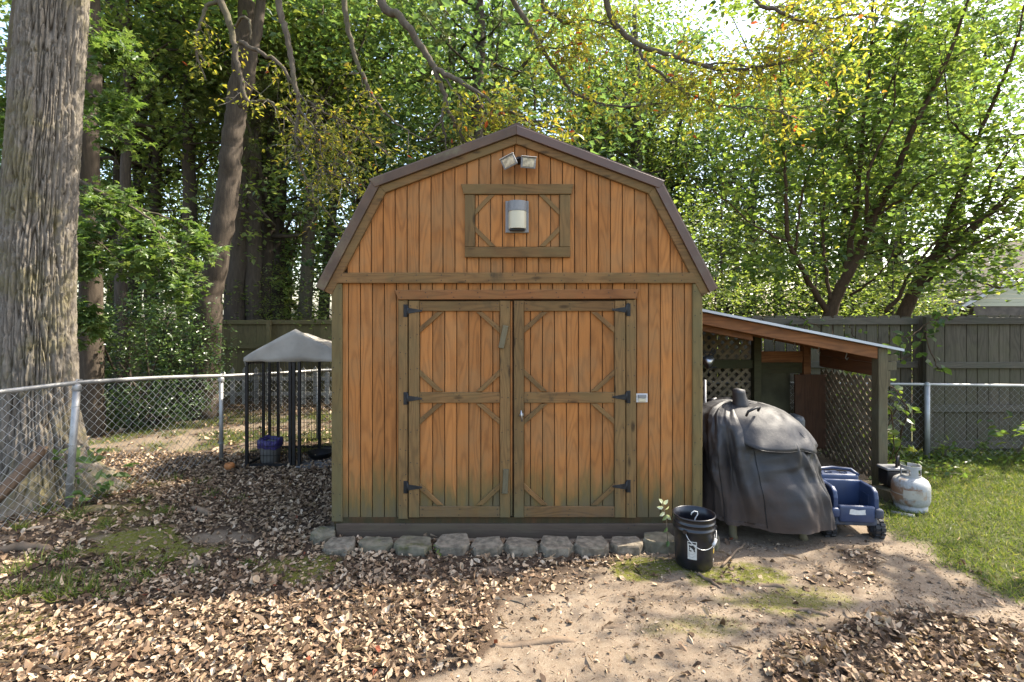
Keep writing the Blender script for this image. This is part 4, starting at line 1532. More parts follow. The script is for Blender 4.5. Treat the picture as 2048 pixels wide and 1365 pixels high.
def board_fence(root, x0, x1, y, ztop, w, mats, rails, posts, gap=(.004, .012)):
    x = x0
    while x < x1:
        ww = w + rr.uniform(-.006, .004)
        zt_ = ztop + rr.uniform(-.012, .010)
        yj = y + rr.uniform(-.003, .003)
        c = .018
        MB().prism([(x, .015), (x + ww, .015), (x + ww, zt_ - c), (x + ww - c, zt_), (x + c, zt_), (x, zt_ - c)], yj, yj + .017).build('board', M[mats[0]], root)
        x += ww + rr.uniform(*gap)
    for (za, zb) in rails:
        xa = x0
        while xa < x1:
            xb = min(xa + 2.44, x1)
            j = rr.uniform(-.008, .008)
            MB().box(xa + .004, xb - .004, y - .046, y - .004, za + j, zb + j, .004).build('rail', M[mats[1]], root)
            xa = xb
    for px_ in posts:
        MB().box(px_, px_ + .095, y - .058 - .04, y - .048, -.05, ztop - .02, .004).build('post', M[mats[0]], root)


fr = empty('board_fence', (3.3, 6.98, 0), 'grey board fence behind the lean-to with daylight between its boards', 'fence')
board_fence(fr, .9, 5.42, 7.0, 1.81, .137, ('fence_r', 'fence_rx'), ((1.69, 1.775), (1.12, 1.20), (.555, .64), (.05, .13)), (2.62,), (.010, .026))
fr2 = empty('board_fence', (7.2, 6.88, 0), 'weathered grey board fence section at the right edge of the yard', 'fence')
board_fence(fr2, 5.44, 9.6, 6.90, 1.82, .136, ('fence_r', 'fence_rx'), ((1.70, 1.79), (1.12, 1.20), (.55, .64), (.07, .17)), (5.40, 7.85), (.001, .013))
fl_ = empty('board_fence', (-3.5, 11.3, 0), 'olive board privacy fence behind the kennel and the picket fence', 'fence')
board_fence(fl_, -8.6, 1.2, 11.3, 1.70, .138, ('fence_l', 'fence_lx'), ((1.60, 1.69), (1.08, 1.16), (.4, .48)), (-5.28, -2.84, -7.72), (.0005, .003))
# picket fence
M['picket'] = plain('worn_picket', (.34, .33, .29), .85, 0, .2, 6, .2, .2, ((.2, .2, .14), .5))
pf = empty('picket_fence', (-5.5, 10.4, 0), 'short worn white picket fence in front of the olive fence', 'fence')
for k in range(30):
    x = -6.5 + k * .235
    zt_ = .78 + rr.uniform(-.02, .02)
    w = .045
    MB().prism([(x - w, .03), (x + w, .03), (x + w, zt_ - .13), (x + w * .55, zt_ - .11), (x + w * .9, zt_ - .06), (x, zt_), (x - w * .9, zt_ - .06), (x - w * .55, zt_ - .11), (x - w, zt_ - .13)], 10.38, 10.398).build('picket', M['picket'], pf)
for z in (.2, .5):
    MB().box(-6.6, .4, 10.402, 10.43, z, z + .07).build('rail', M['picket'], pf)

# ------------------------------------------------------------------ kennel
M['canvas'] = plain('grey_tarp', (.42, .385, .33), .75, 0, .12, 4, .25, .2, ((.28, .27, .25), .5))
M['slab'] = plain('kennel_slab', (.20, .195, .185), .95, 0, .2, 8, .4, .2, ((.12, .10, .08), .6))
KX0, KX1, KY0, KY1, KE = -3.18, -1.98, 6.26, 7.10, 1.33
kn = empty('dog_kennel', (-2.58, 6.7, 0), 'black wire dog kennel under a sagging grey peaked tarp roof', 'kennel')


def kp(x, y, z0=0.0, z1=KE, r=.016): MB().box(x - r, x + r, y - r, y + r, z0, z1).build('post', M['black_metal'], kn)


for x, y in ((KX0, KY0), (KX0, KY0 + .42), (KX0, KY1 - .25), (KX0, KY1), (-2.66, KY0), (-2.615, KY0), (-2.55, KY0), (KX1, KY0), (KX1, KY1), (-2.4, KY1)):
    kp(x, y)
for z in (.03, KE - .02):
    for a, b in (((KX0, KY0), (KX1 if z > .5 else -2.66, KY0)), ((KX0, KY0), (KX0, KY1)), ((KX0, KY1), (KX1, KY1)), ((KX1, KY0), (KX1, KY1))):
        MB().bar((*a, z), (*b, z), .026, .026, (0, 0, 1)).build('frame_rail', M['black_metal'], kn)
m = MB()
def wires(a, b, n, zs=(.03, KE)):
    a, b = Vector(a), Vector(b)
    for k in range(n + 1):
        p = a.lerp(b, k / n)
        m.tube([(p.x, p.y, zs[0]), (p.x, p.y, zs[1])], .0027, 3, False)
    for z in np.arange(zs[0], zs[1], .11):
        m.tube([(a.x, a.y, z), (b.x, b.y, z)], .0027, 3, False)
wires((KX0, KY0, 0), (-2.66, KY0, 0), 13)
wires((KX0, KY0, 0), (KX0, KY1, 0), 20)
wires((KX0, KY1, 0), (KX1, KY1, 0), 24)
# gate swung inward
wires((-2.55, KY0, 0), (-2.5, KY0 + .52, 0), 12)
tag(m.build('wire_mesh', M['black_metal'], kn), kind='stuff')
kp(-2.5, KY0 + .52)
# tarp: gable with a sagging ridge
N = 16
def tarp(u, v):
    """u 0..1 left to right, v 0..1 front to back"""
    x = KX0 - .02 + (KX1 - KX0 + .04) * u
    y = KY0 - .03 + (KY1 - KY0 + .06) * v
    ridge = 1.665 - .17 * v
    h = 1 - abs(u - .5) * 2
    z = KE - .01 + (ridge - KE) * (h ** .96) + .004 * math.sin(u * 17 + v * 6) * (1 - h) + .01 * math.sin(v * 11 + u * 5)
    return Vector((x, y, z))
vs = [tarp(i / N, j / N) for j in range(N + 1) for i in range(N + 1)]
fs = [(j * (N + 1) + i, j * (N + 1) + i + 1, (j + 1) * (N + 1) + i + 1, (j + 1) * (N + 1) + i) for j in range(N) for i in range(N)]
m = MB().add(vs, fs, True)
# front gable cloth and hanging side flaps
gv = []
for i in range(N + 1):
    p = tarp(i / N, 0)
    for t in np.linspace(0, 1, 6):
        zb = KE - .06 - .004 * math.sin(i * 1.9)
        gv.append(Vector((p.x, p.y - .004 - .014 * math.sin(t * 3.1 + i * .8) * t, p.z + (zb - p.z) * t)))
m.add(gv, [(i * 6 + t, i * 6 + t + 1, i * 6 + t + 7, i * 6 + t + 6) for i in range(N) for t in range(5)], True)
for u in (0, 1):
    sv = []
    for j in range(N + 1):
        p = tarp(u, j / N)
        for t in (0, .5, 1):
            sv.append(Vector((p.x + (.02 if u == 0 else -.02) * t, p.y, p.z - .10 * t)))
    m.add(sv, [(j * 3 + t, j * 3 + t + 1, j * 3 + t + 4, j * 3 + t + 3) for j in range(N) for t in range(2)], True)
tp_ = m.build('tarp_roof', M['canvas'], kn)
so = tp_.modifiers.new('thick', 'SOLIDIFY'); so.thickness = .004
MB().box(-2.58, KX1 + .2, KY0 - .05, KY1 + .1, -.04, .022, .006).build('floor_slab', M['slab'], kn)
# bin with purple liner, bowl
M['bin_grey'] = plain('translucent_bin', (.33, .33, .33), .5, 0, .1, 6, .1)
M['purple'] = plain('purple_liner', (.055, .04, .17), .45, 0, .2, 12, .3)
bn = empty('waste_bin', (-2.98, 6.45, 0), 'grey bin with purple liner inside the kennel', 'bin')
bcx = Vector((-2.985, 6.45, 0))
MB().lathe([(0, .01), (.105, .0), (.13, .25), (.138, .255), (.13, .262), (.10, .02)], bcx, 28).build('body', M['bin_grey'], bn)
m = MB()
vs, fs = [], []
n = 36
for r_, z in ((.142, .20), (.146, .255), (.140, .305), (.125, .30), (.12, .26)):
    for k in range(n):
        a = 2 * math.pi * k / n
        vs.append(bcx + Vector((math.cos(a) * r_ * (1 + .03 * math.sin(7 * a)), math.sin(a) * r_ * (1 + .03 * math.sin(7 * a)), z + .012 * math.sin(3 * a + 1) + .006 * math.sin(9 * a))))
for j in range(4):
    for k in range(n):
        fs.append((j * n + k, j * n + (k + 1) % n, (j + 1) * n + (k + 1) % n, (j + 1) * n + k))
m.add(vs, fs, True).build('liner', M['purple'], bn)
bo_ = MB().lathe([(0, .012), (.10, .0), (.16, .075), (.165, .082), (.158, .08), (.10, .012)], (-2.42, 6.58, .022), 28).build('dog_bowl', M['black_metal'])
tag(bo_, 'wide dark rubber dog bowl on the kennel slab', 'bowl')
br_ = MB().lathe([(0, .0), (.035, .005), (.055, .03), (.058, .06), (.045, .085), (.03, .08), (0, .05)], tuple(at(459, 941, 6.15)), 18).build('orange_pot', plain('orange_clay', (.50, .19, .06), .6, 0, .2, 9, .2, .3, ((.3, .16, .08), .6)))
tag(br_, 'small broken orange pot lying by the second fence post', 'pot')

# neighbour's house -----------------------------------------------------------
M['vinyl'] = plain('pale_yellow_siding', (.62, .60, .42), .5, 0, .05, .6, .05)
M['shingle'] = plain('brown_shingle', (.16, .13, .10), .9, 0, .25, 5, .4)
hs = empty('neighbour_house', (17.5, 17.5, 0), 'pale yellow sided house gable beyond the board fence', 'house')
hx0, hx1, hy = 14.5, 22.5, 16.6
zb = 2.0
MB().box(hx0 + .2, hx1 - .2, hy + .02, hy + 6, -.1, 2.25).build('wall', M['shingle'], hs)
for k in range(16):
    z = 2.05 + k * .13
    ins = max(0, (z - 2.05)) * 1.75
    if hx0 + ins + .3 > hx1 - ins - .3: break
    MB().prism([(hx0 + ins, z), (hx1 - ins, z), (hx1 - ins - .22, z + .128), (hx0 + ins + .22, z + .128)], hy - .012, hy + .02, .008).build('siding_board', M['vinyl'], hs)
ap_ = Vector(((hx0 + hx1) / 2, 2.02 + (hx1 - hx0) / 2 / 1.75))
for s in (-1, 1):
    e = Vector((hx0 - .5, 1.92)) if s < 0 else Vector((hx1 + .5, 1.92))
    a, b = (e, ap_) if s < 0 else (ap_, e)
    up = Vector((0, .20))
    MB().prism([(a.x, a.y + .05), (b.x, b.y + .05), (b.x, b.y + .18), (a.x, a.y + .18)], hy - .35, hy - .05).build('fascia', M['white_plastic'], hs)
    MB().prism([(a.x, a.y + .182), (b.x, b.y + .182), (b.x, b.y + .22), (a.x, a.y + .22)], hy - .38, hy + 6).build('roof', M['shingle'], hs)
# ------------------------------------------------------------------ foliage kit
TEMPL = {
    # along the leaf, across, lift; triangles
    'diamond': (np.array([(0, 0, 0), (.42, .5, .10), (1, 0, -.06), (.42, -.5, .10)]), np.array([(0, 1, 2), (0, 2, 3)][::-1])),
    'oval': (np.array([(0, 0, 0), (.26, .40, .10), (.66, .38, .06), (1, 0, -.12), (.66, -.38, .06), (.26, -.40, .10), (.45, 0, -.02)]),
             np.array([(6, 1, 0), (6, 2, 1), (6, 3, 2), (6, 4, 3), (6, 5, 4), (6, 0, 5)])),
    'maple': (np.array([(0, 0, 0), (.12, .22, .02), (.05, .55, -.05), (.38, .30, .05), (.62, .62, -.08), (.60, .20, .04), (1.0, 0, -.12), (.60, -.20, .04), (.62, -.62, -.08), (.38, -.30, .05), (.05, -.55, -.05), (.12, -.22, .02), (.36, 0, 0)]),
              np.array([(12, (i + 1) % 12, i) for i in range(12)])),
    'needle': (np.array([(0, .5, 0), (0, -.5, 0), (.55, -.35, -.03), (.55, .35, -.03), (1, 0, -.14)]), np.array([(1, 3, 0), (1, 2, 3), (2, 4, 3)])),
    'curl': (np.array([(0, 0, 0), (.22, .36, 0), (.55, .46, 0), (.82, .26, 0), (1, 0, 0), (.82, -.26, 0), (.55, -.46, 0), (.22, -.36, 0), (.3, 0, 0), (.65, 0, 0)]),
             np.array([(0, 8, 1), (1, 8, 2), (8, 9, 2), (2, 9, 3), (3, 9, 4), (0, 7, 8), (7, 6, 8), (8, 6, 9), (6, 5, 9), (5, 4, 9)])),
    'blade': (np.array([(0, .5, 0), (0, -.5, 0), (.6, .32, .0), (.6, -.32, .0), (1, 0, 0)]), np.array([(0, 1, 2), (1, 3, 2), (2, 3, 4)])),
}


def unit(a): return a / np.maximum(np.linalg.norm(a, axis=-1, keepdims=True), 1e-9)


def leaf_arrays(P, A, N, L, W, kind, tint, curl=None, bend=None):
    T, F = TEMPL[kind]
    A = unit(A)
    B = unit(np.cross(N, A))
    Nn = np.cross(A, B)
    n, k = len(P), len(T)
    a = T[None, :, 0]; b = T[None, :, 1]; c = np.repeat(T[None, :, 2], n, 0)
    if curl is not None: c = c + curl[:, None] * (b * b) * 2.2
    if bend is not None: c = c + bend[:, None] * (a * a)
    V = P[:, None, :] + (L[:, None] * a)[..., None] * A[:, None, :] + (W[:, None] * b)[..., None] * B[:, None, :] + (L[:, None] * c)[..., None] * Nn[:, None, :]
    if kind == 'curl':        # ragged, torn outlines
        V = V + rng.normal(size=V.shape) * L[:, None, None] * .055
    tri = (F[None] + (np.arange(n) * k)[:, None, None]).reshape(-1, 3)
    return V.reshape(-1, 3), tri, np.repeat(tint, k)


def join_arrays(parts):
    V, F, Tn, b = [], [], [], 0
    for v, f, t in parts:
        V.append(v); F.append(f + b); Tn.append(t); b += len(v)
    return np.concatenate(V), np.concatenate(F), np.concatenate(Tn)


def leaf_object(name, parts, mat, parent=None, kind=None):
    V, F, Tn = join_arrays(parts)
    if parent is not None: V = V - np.array(wloc(parent))
    o = link_mesh(name, np_mesh(name, V, F, {'tint': Tn}), mat, parent)
    if kind: tag(o, kind=kind)
    return o


def rand_units(g, n): return unit(g.normal(size=(n, 3)))


def flat_normals(g, n, tilt=.45):
    v = g.normal(size=(n, 3)) * tilt
    v[:, 2] += 1
    return unit(v)


def spray_leaves(g, C, n_per, spread, size, kind, tint_c, tint_v=.18, flat=.55, tilt=.5, wl=.62, drop=.25, vz=.4):
    """leaves round spray centres C (m,3): flattened clusters with mostly level blades"""
    m = len(C)
    N = m * n_per
    c = np.repeat(C, n_per, 0)
    off = g.normal(size=(N, 3)) * spread
    off[:, 2] *= vz
    P = c + off
    nr = flat_normals(g, N, tilt)
    A = unit(np.stack([g.normal(size=N), g.normal(size=N), g.normal(size=N) * .35 - drop], 1))
    A = A - nr * (A * nr).sum(1)[:, None]
    L = size * g.uniform(.65, 1.25, N)
    tn = np.clip(np.repeat(tint_c, n_per) + g.normal(size=N) * tint_v, 0, 1)
    return leaf_arrays(P, A, nr, L, L * wl, kind, tn)


G1 = [(0, (0.044, 0.072, 0.027)), (.35, (0.101, 0.144, 0.042)), (.7, (0.187, 0.230, 0.063)), (1, (0.309, 0.302, 0.095))]
G2 = [(0, (0.038, 0.078, 0.044)), (.4, (0.086, 0.146, 0.060)), (.8, (0.159, 0.222, 0.078)), (1, (0.269, 0.282, 0.111))]
GY = [(0, (0.090, 0.120, 0.027)), (.35, (0.190, 0.200, 0.039)), (.72, (0.320, 0.280, 0.053)), (.92, (0.360, 0.240, 0.048)), (.97, (0.380, 0.130, 0.033)), (1, (0.300, 0.065, 0.026))]
GR = [(0, (0.042, 0.077, 0.026)), (.45, (0.102, 0.150, 0.038)), (.8, (0.180, 0.214, 0.054)), (1, (0.300, 0.289, 0.077))]
M['leaf_dark'] = leafmat('wood_leaf', G1, .5, .36, .5, 1.6)
M['leaf_cool'] = leafmat('cool_leaf', G2, .48, .36, .5, 1.6)
M['leaf_yellow'] = leafmat('autumn_leaf', GY, .55, trgain=1.5)
M['leaf_redbud'] = leafmat('heart_leaf', GR, .58, .35, .5, 1.7)
M['leaf_maple'] = leafmat('maple_leaf', [(0, (.045, .090, .028)), (.5, (.10, .165, .045)), (1, (.19, .24, .08))], .45, .45, .45)
M['leaf_gloss'] = leafmat('glossy_leaf', [(0, (.022, .052, .015)), (.5, (.055, .100, .028)), (1, (.11, .155, .045))], .3, .28, .6)
M['needles'] = leafmat('pine_needle', [(0, (.035, .055, .014)), (.5, (.075, .095, .025)), (1, (.15, .15, .045))], .3)
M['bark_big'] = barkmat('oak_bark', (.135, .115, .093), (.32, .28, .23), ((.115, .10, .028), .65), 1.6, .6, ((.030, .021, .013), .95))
M['bark_dark'] = barkmat('dark_bark', (.055, .043, .033), (.145, .112, .083), None, 1.6, .9)
M['bark_grey'] = barkmat('grey_bark', (.075, .060, .042), (.19, .155, .115), ((.11, .11, .05), .4), 2.0)
M['bark_red'] = barkmat('brown_stem_bark', (.055, .032, .018), (.135, .082, .045), None, 3.0)
M['twig'] = plain('twig_bark', (.17, .14, .10), .85, 0, .3, 10, .2)

# ------------------------------------------------------------------ the big trunk and its overhanging limbs
bt = empty('large_tree', (-4.80, 5.35, 0), 'big furrowed mossy trunk at the left edge with limbs reaching over the shed', 'tree')
nz_, nt_ = 640, 330
zz = np.linspace(-.1, 8.2, nz_)
ctrX = np.interp(zz, [-.1, .3, 1.0, 2.0, 3.3, 5.0, 8.2], [-4.84, -4.84, -4.86, -4.87, -4.82, -4.70, -4.5])
rad = np.interp(zz, [-.1, .1, .35, .8, 2.0, 4.8, 8.2], [.80, .56, .385, .31, .285, .262, .22])
TH, ZZ = np.meshgrid(np.linspace(0, 2 * np.pi, nt_, endpoint=False), zz)
lob = 1 + .05 * np.sin(TH * 3 + .7) + .24 * np.sin(TH * 5 + 1.2) * sstep(.7, -.05, ZZ)
Rr = rad[:, None] * lob
warp = fbm(np.stack([np.cos(TH) * 2, np.sin(TH) * 2, ZZ * .9], -1).reshape(-1, 3), 2).reshape(TH.shape) * .35
q = np.stack([np.cos(TH + warp * .16) * 8.0, np.sin(TH + warp * .16) * 8.0, ZZ * 1.25 + warp * .6], -1).reshape(-1, 3)
r1 = np.abs(perlin(q)).reshape(TH.shape)
r2 = np.abs(perlin(q * np.array([1.8, 1.8, 2.6]) + 7)).reshape(TH.shape)
r3 = fbm(q * np.array([5, 5, 14.0]), 2).reshape(TH.shape)
fur = np.minimum(np.clip(r1 * 3.4, 0, 1), np.clip(r2 * 4.6 + .12, 0, 1)) ** .75
Rr = Rr + (fur - .6) * .05 + r3 * .009
V = np.stack([ctrX[:, None] + np.cos(TH) * Rr, 5.35 + np.sin(TH) * Rr, ZZ], -1).reshape(-1, 3) - np.array(bt.location)
vid = np.arange(nz_ * nt_).reshape(nz_, nt_)
qd = np.stack([vid[:-1], np.roll(vid, -1, 1)[:-1], np.roll(vid, -1, 1)[1:], vid[1:]], -1).reshape(-1, 4)
link_mesh('trunk', np_mesh('trunk', V, qd, {'furrow': np.clip(fur, 0, 1).ravel()}, True), M['bark_big'], bt)

g = np.random.default_rng(5)


def smooth_poly(pts, rad, sub=5, jit=.0, rng=None):
    """Catmull-Rom through points with interpolated radii"""
    P = [np.array(p, float) for p in pts]
    out, ro = [], []
    for i in range(len(P) - 1):
        p0 = P[max(i - 1, 0)]; p1 = P[i]; p2 = P[i + 1]; p3 = P[min(i + 2, len(P) - 1)]
        for k in range(sub):
            t = k / sub
            v = .5 * ((2 * p1) + (-p0 + p2) * t + (2 * p0 - 5 * p1 + 4 * p2 - p3) * t * t + (-p0 + 3 * p1 - 3 * p2 + p3) * t ** 3)
            if rng is not None and i + k > 0: v = v + rng.normal(size=3) * jit
            out.append(v); ro.append(rad[i] + (rad[i + 1] - rad[i]) * t)
    out.append(P[-1]); ro.append(rad[-1])
    return out, ro


def twigs_along(mb, poly, rad, rng, n, length, lo=.25, droop=-.1, side=.8, r0=.006, split=2, t3=3):
    """side shoots off a limb; returns anchor points (k,3) with their directions"""
    anch = []
    m = len(poly)
    for _ in range(n):
        i = min(int((lo + (1 - lo) * rng.random()) * (m - 1)), m - 2)
        p = poly[i]; d = unit(np.array(poly[i + 1]) - np.array(poly[i]))
        s = unit(rng.normal(size=3) * np.array([1, 1, .6]))
        s = unit(s - d * (s @ d))
        v = unit(d * .6 + s * side + np.array([0, 0, droop]))
        L = length * rng.uniform(.45, 1.25)
        pts = [np.array(p)]
        for k in range(5):
            v = unit(v + rng.normal(size=3) * .22 + np.array([0, 0, droop * .25]))
            pts.append(pts[-1] + v * L / 5)
            anch.append((pts[-1], v))
        mb.tube(pts, [r0, r0 * .85, r0 * .7, r0 * .55, r0 * .42, r0 * .25], t3, False)
        for _s in range(split):
            k = rng.integers(1, 5)
            v2 = unit(v + rng.normal(size=3) * .7)
            q_ = [pts[k]]
            for j in range(3):
                v2 = unit(v2 + rng.normal(size=3) * .2 + np.array([0, 0, droop * .2]))
                q_.append(q_[-1] + v2 * L * .16)
                anch.append((q_[-1], v2))
            mb.tube(q_, [r0 * .5, r0 * .4, r0 * .3, r0 * .2], t3, False)
    return anch


def leaves_on(rng, anch, per, size, kind, tint, tv=.2, wl=.5, tilt=.6, spread=.03, droop=.25):
    C = np.array([a[0] for a in anch]); D = np.array([a[1] for a in anch])
    C = np.repeat(C, per, 0); D = np.repeat(D, per, 0)
    n = len(C)
    P = C + rng.normal(size=(n, 3)) * spread
    nr = flat_normals(rng, n, tilt)
    A = unit(D * .8 + rng.normal(size=(n, 3)) * .8 - np.array([0, 0, droop]))
    A = A - nr * (A * nr).sum(1)[:, None]
    L = size * rng.uniform(.55, 1.3, n)
    tn = np.clip(rng.normal(tint, tv, n), 0, 1)
    return leaf_arrays(P, A, nr, L, L * wl, kind, tn)


# limbs: high, out of the frame, then the drooping ones that come into view
def pa(*l): return [at(x, y, d) for x, y, d in l]
L1_ = [(-4.55, 5.35, 6.2), (-3.6, 5.7, 6.9), (-2.2, 5.9, 7.0), (-.5, 6.1, 6.8), (.9, 6.0, 6.5), (2.6, 5.8, 6.4)]
limb_defs = [
    ('main', L1_, [.17, .13, .11, .09, .07, .05]),
    ('low', [(-4.6, 5.4, 5.3), (-4.0, 5.8, 5.9), (-3.4, 6.0, 6.0)], [.09, .07, .05]),
    ('A', [(-3.6, 6.0, 6.0)] + pa((440, 0, 6.0), (462, 60, 6.0), (476, 130, 6.0), (487, 185, 6.0), (500, 210, 6.0)), [.05, .042, .036, .030, .025, .021]),
    ('A2', pa((500, 208, 6.0), (530, 200, 5.9), (560, 218, 5.85), (590, 250, 5.8), (610, 290, 5.8)), [.02, .017, .014, .010, .006]),
    ('A3', pa((445, 3, 6.0), (415, 12, 6.0), (400, 50, 5.95), (393, 90, 5.9), (398, 130, 5.9), (412, 158, 5.9)), [.026, .022, .018, .015, .011, .007]),
    ('A4', pa((480, 85, 6.0), (520, 105, 5.9), (560, 130, 5.8), (600, 190, 5.75), (650, 225, 5.7), (700, 250, 5.7), (760, 290, 5.7)), [.026, .024, .02, .015, .011, .008, .005]),
    ('A5', pa((470, 52, 6.0), (485, 35, 5.9), (500, 45, 5.85), (500, 80, 5.85)), [.018, .016, .013, .008]),
    ('B', [(-2.9, 5.85, 6.8)] + pa((556, 0, 5.7), (572, 60, 5.7), (582, 120, 5.7), (592, 180, 5.7), (598, 215, 5.7), (592, 270, 5.7), (598, 320, 5.7), (622, 380, 5.7), (650, 420, 5.7), (690, 470, 5.75)), [.05, .036, .032, .029, .026, .023, .02, .017, .013, .009, .004]),
    ('B2', pa((598, 215, 5.7), (625, 255, 5.6), (650, 285, 5.6), (690, 310, 5.6)), [.014, .012, .009, .004]),
    ('B3', pa((592, 270, 5.7), (630, 320, 5.6), (668, 350, 5.6), (730, 375, 5.6)), [.012, .01, .007, .004]),
    ('C', [(-2.0, 5.9, 6.9)] + pa((688, 0, 5.9), (697, 60, 5.9), (712, 120, 5.9), (732, 165, 5.9), (752, 203, 5.9), (785, 240, 5.9), (820, 265, 5.9), (850, 282, 5.9)), [.045, .032, .028, .024, .020, .017, .013, .009, .005]),
    ('C2', pa((752, 203, 5.9), (728, 216, 5.8), (715, 200, 5.7)), [.011, .008, .004]),
    ('D', [(-1.5, 5.9, 6.9)] + pa((762, -12, 5.7), (800, 35, 5.6), (838, 90, 5.6), (872, 145, 5.6), (888, 190, 5.6), (905, 238, 5.6), (935, 292, 5.65), (960, 330, 5.7)), [.065, .048, .042, .036, .030, .024, .018, .013, .008]),
    ('D2', pa((873, 140, 5.6), (910, 158, 5.5), (945, 180, 5.4), (985, 205, 5.4), (1030, 228, 5.4), (1075, 252, 5.4), (1140, 259, 5.4)), [.032, .027, .022, .018, .013, .009, .004]),
    ('D3', pa((888, 205, 5.6), (884, 240, 5.5), (890, 270, 5.5), (894, 300, 5.5)), [.018, .015, .011, .006]),
    ('D4', pa((884, 240, 5.5), (860, 268, 5.4), (845, 282, 5.4)), [.012, .008, .004]),
    ('D5', pa((886, 150, 5.6), (905, 180, 5.5), (940, 215, 5.5), (985, 232, 5.5), (1010, 262, 5.5)), [.014, .012, .009, .007, .003]),
    ('E', [(-.5, 6.1, 6.8)] + pa((1022, -8, 6.80), (1048, 35, 6.70), (1082, 95, 6.70), (1112, 140, 6.70), (1140, 180, 6.70), (1180, 200, 6.60), (1230, 212, 6.50), (1290, 211, 6.40), (1345, 204, 6.30)), [.05, .036, .032, .028, .024, .02, .016, .013, .009, .005]),
    ('E2', pa((1085, 97, 6.70), (1120, 95, 6.60), (1165, 85, 6.50)), [.013, .009, .005]),
    ('F', [(.9, 6.0, 6.5)] + pa((1216, 15, 6.20), (1236, 55, 6.10), (1275, 88, 6.00), (1340, 110, 5.90), (1405, 132, 5.80), (1455, 140, 5.70), (1530, 132, 5.60), (1600, 118, 5.50), (1660, 95, 5.40)), [.05, .036, .034, .030, .024, .021, .018, .014, .010, .005]),
    ('F2', pa((1405, 130, 5.80), (1460, 128, 5.80), (1520, 138, 5.75), (1580, 125, 5.70)), [.014, .012, .009, .004]),
    ('G', pa((1282, 95, 6.00), (1285, 118, 6.00), (1320, 145, 6.00), (1345, 172, 5.95), (1395, 195, 5.90), (1450, 213, 5.80), (1540, 220, 5.70), (1600, 242, 5.60)), [.018, .018, .016, .014, .011, .009, .007, .004]),
    ('H', [(.5, 6.2, 6.6)] + pa((1085, 0, 6.50), (1110, 30, 6.40), (1130, 48, 6.40), (1180, 40, 6.30), (1235, 60, 6.20)), [.04, .024, .020, .016, .012, .006]),
    ('I', [(2.6, 5.8, 6.4)] + pa((1500, -20, 5.80), (1560, 25, 5.60), (1620, 45, 5.50), (1700, 30, 5.40), (1760, 45, 5.30)), [.04, .022, .018, .014, .010, .005]),
]
tw = MB()
anY, anG, anA = [], [], []
dens = {'E': (34, .55), 'F': (40, .62), 'G': (26, .55), 'H': (22, .5), 'I': (26, .6), 'D2': (26, .45), 'E2': (10, .4), 'F2': (16, .5), 'D5': (12, .4), 'A4': (34, .50), 'B2': (22, .55), 'B3': (22, .55), 'A2': (18, .45),
        'D': (8, .35), 'C': (10, .40), 'B': (8, .35), 'A': (6, .3), 'A3': (8, .25), 'main': (60, .9)}
for key, pts, rd in limb_defs:
    po, ro = smooth_poly(pts, rd, 6, .006, g)
    MB().tube(po, ro, 10 if rd[0] > .03 else 7, True, True, .03, hash(key) % 97 if False else len(key) * 7).build('branch', M['bark_grey'], bt)
    if key in dens:
        n, L = dens[key]
        an = twigs_along(tw, po, ro, g, n, L, .3 if key not in ('A', 'B', 'C', 'D') else .45, -.08 if key in 'EFGHI' else -.35, .9)
        if key in ('E', 'F', 'G', 'H', 'I', 'D2', 'E2', 'F2', 'D5'): anY += an
        elif key == 'main': anG += an
        else: anA += an
tag(tw.build('twigs', M['twig'], bt), kind='stuff')
parts = [leaves_on(g, anY, 2, .074, 'oval', .48, .25, .46, .6, .06), leaves_on(g, anG, 5, .085, 'oval', .45, .2, .48, .6, .06)]
sel = [a for a in anA if g.random() < .48]
parts.append(leaves_on(g, sel, 3, .06, 'oval', .42, .25, .46, .6, .05))
# crown above the frame
C = np.stack([g.uniform(-8.5, -4.6, 230), g.uniform(4.0, 8.0, 230), g.uniform(7.0, 11.0, 230)], 1)
parts.append(spray_leaves(g, C, 34, .38, .10, 'diamond', np.full(230, .4), .2))
leaf_object('crown', parts, M['leaf_yellow'], bt)

# ------------------------------------------------------------------ the two multi-stemmed trees behind the right fence
def stem_tree(loc, label, stems, twn, seed, extra, mat='leaf_redbud'):
    rng = np.random.default_rng(seed)
    root = empty('leafy_tree', loc, label, 'tree')
    tw = MB(); an = []
    for k, (pts, rd) in enumerate(stems):
        po, ro = smooth_poly(pts, rd, 5, .008, rng)
        MB().tube(po, ro, 10, True, True, .06, k).build('trunk' if k == 0 else 'branch', M['bark_red'], root)
        n = max(3, int(twn * (sum((Vector(a) - Vector(b)).length for a, b in zip(pts[:-1], pts[1:])))))
        an += twigs_along(tw, po, ro, rng, n, .85, .22 if k else .45, .12, 1.0, .007, 2)
    tag(tw.build('twigs', M['bark_red'], root), kind='stuff')
    parts = [leaves_on(rng, [a for a in an if rng.random() < .58], 3, .098, 'oval', .45, .22, .80, .38, .05, .15)]
    for (c, r_, n, per) in extra:
        C = np.array(c) + unit(rng.normal(size=(n, 3))) * (rng.random((n, 1)) ** .5) * np.array(r_)
        parts.append(spray_leaves(rng, C, per, .26, .098, 'oval', rng.normal(.42, .12, n), .15, .5, .38, .80, .15, .28))
    leaf_object('crown', parts, M[mat], root)
    return root


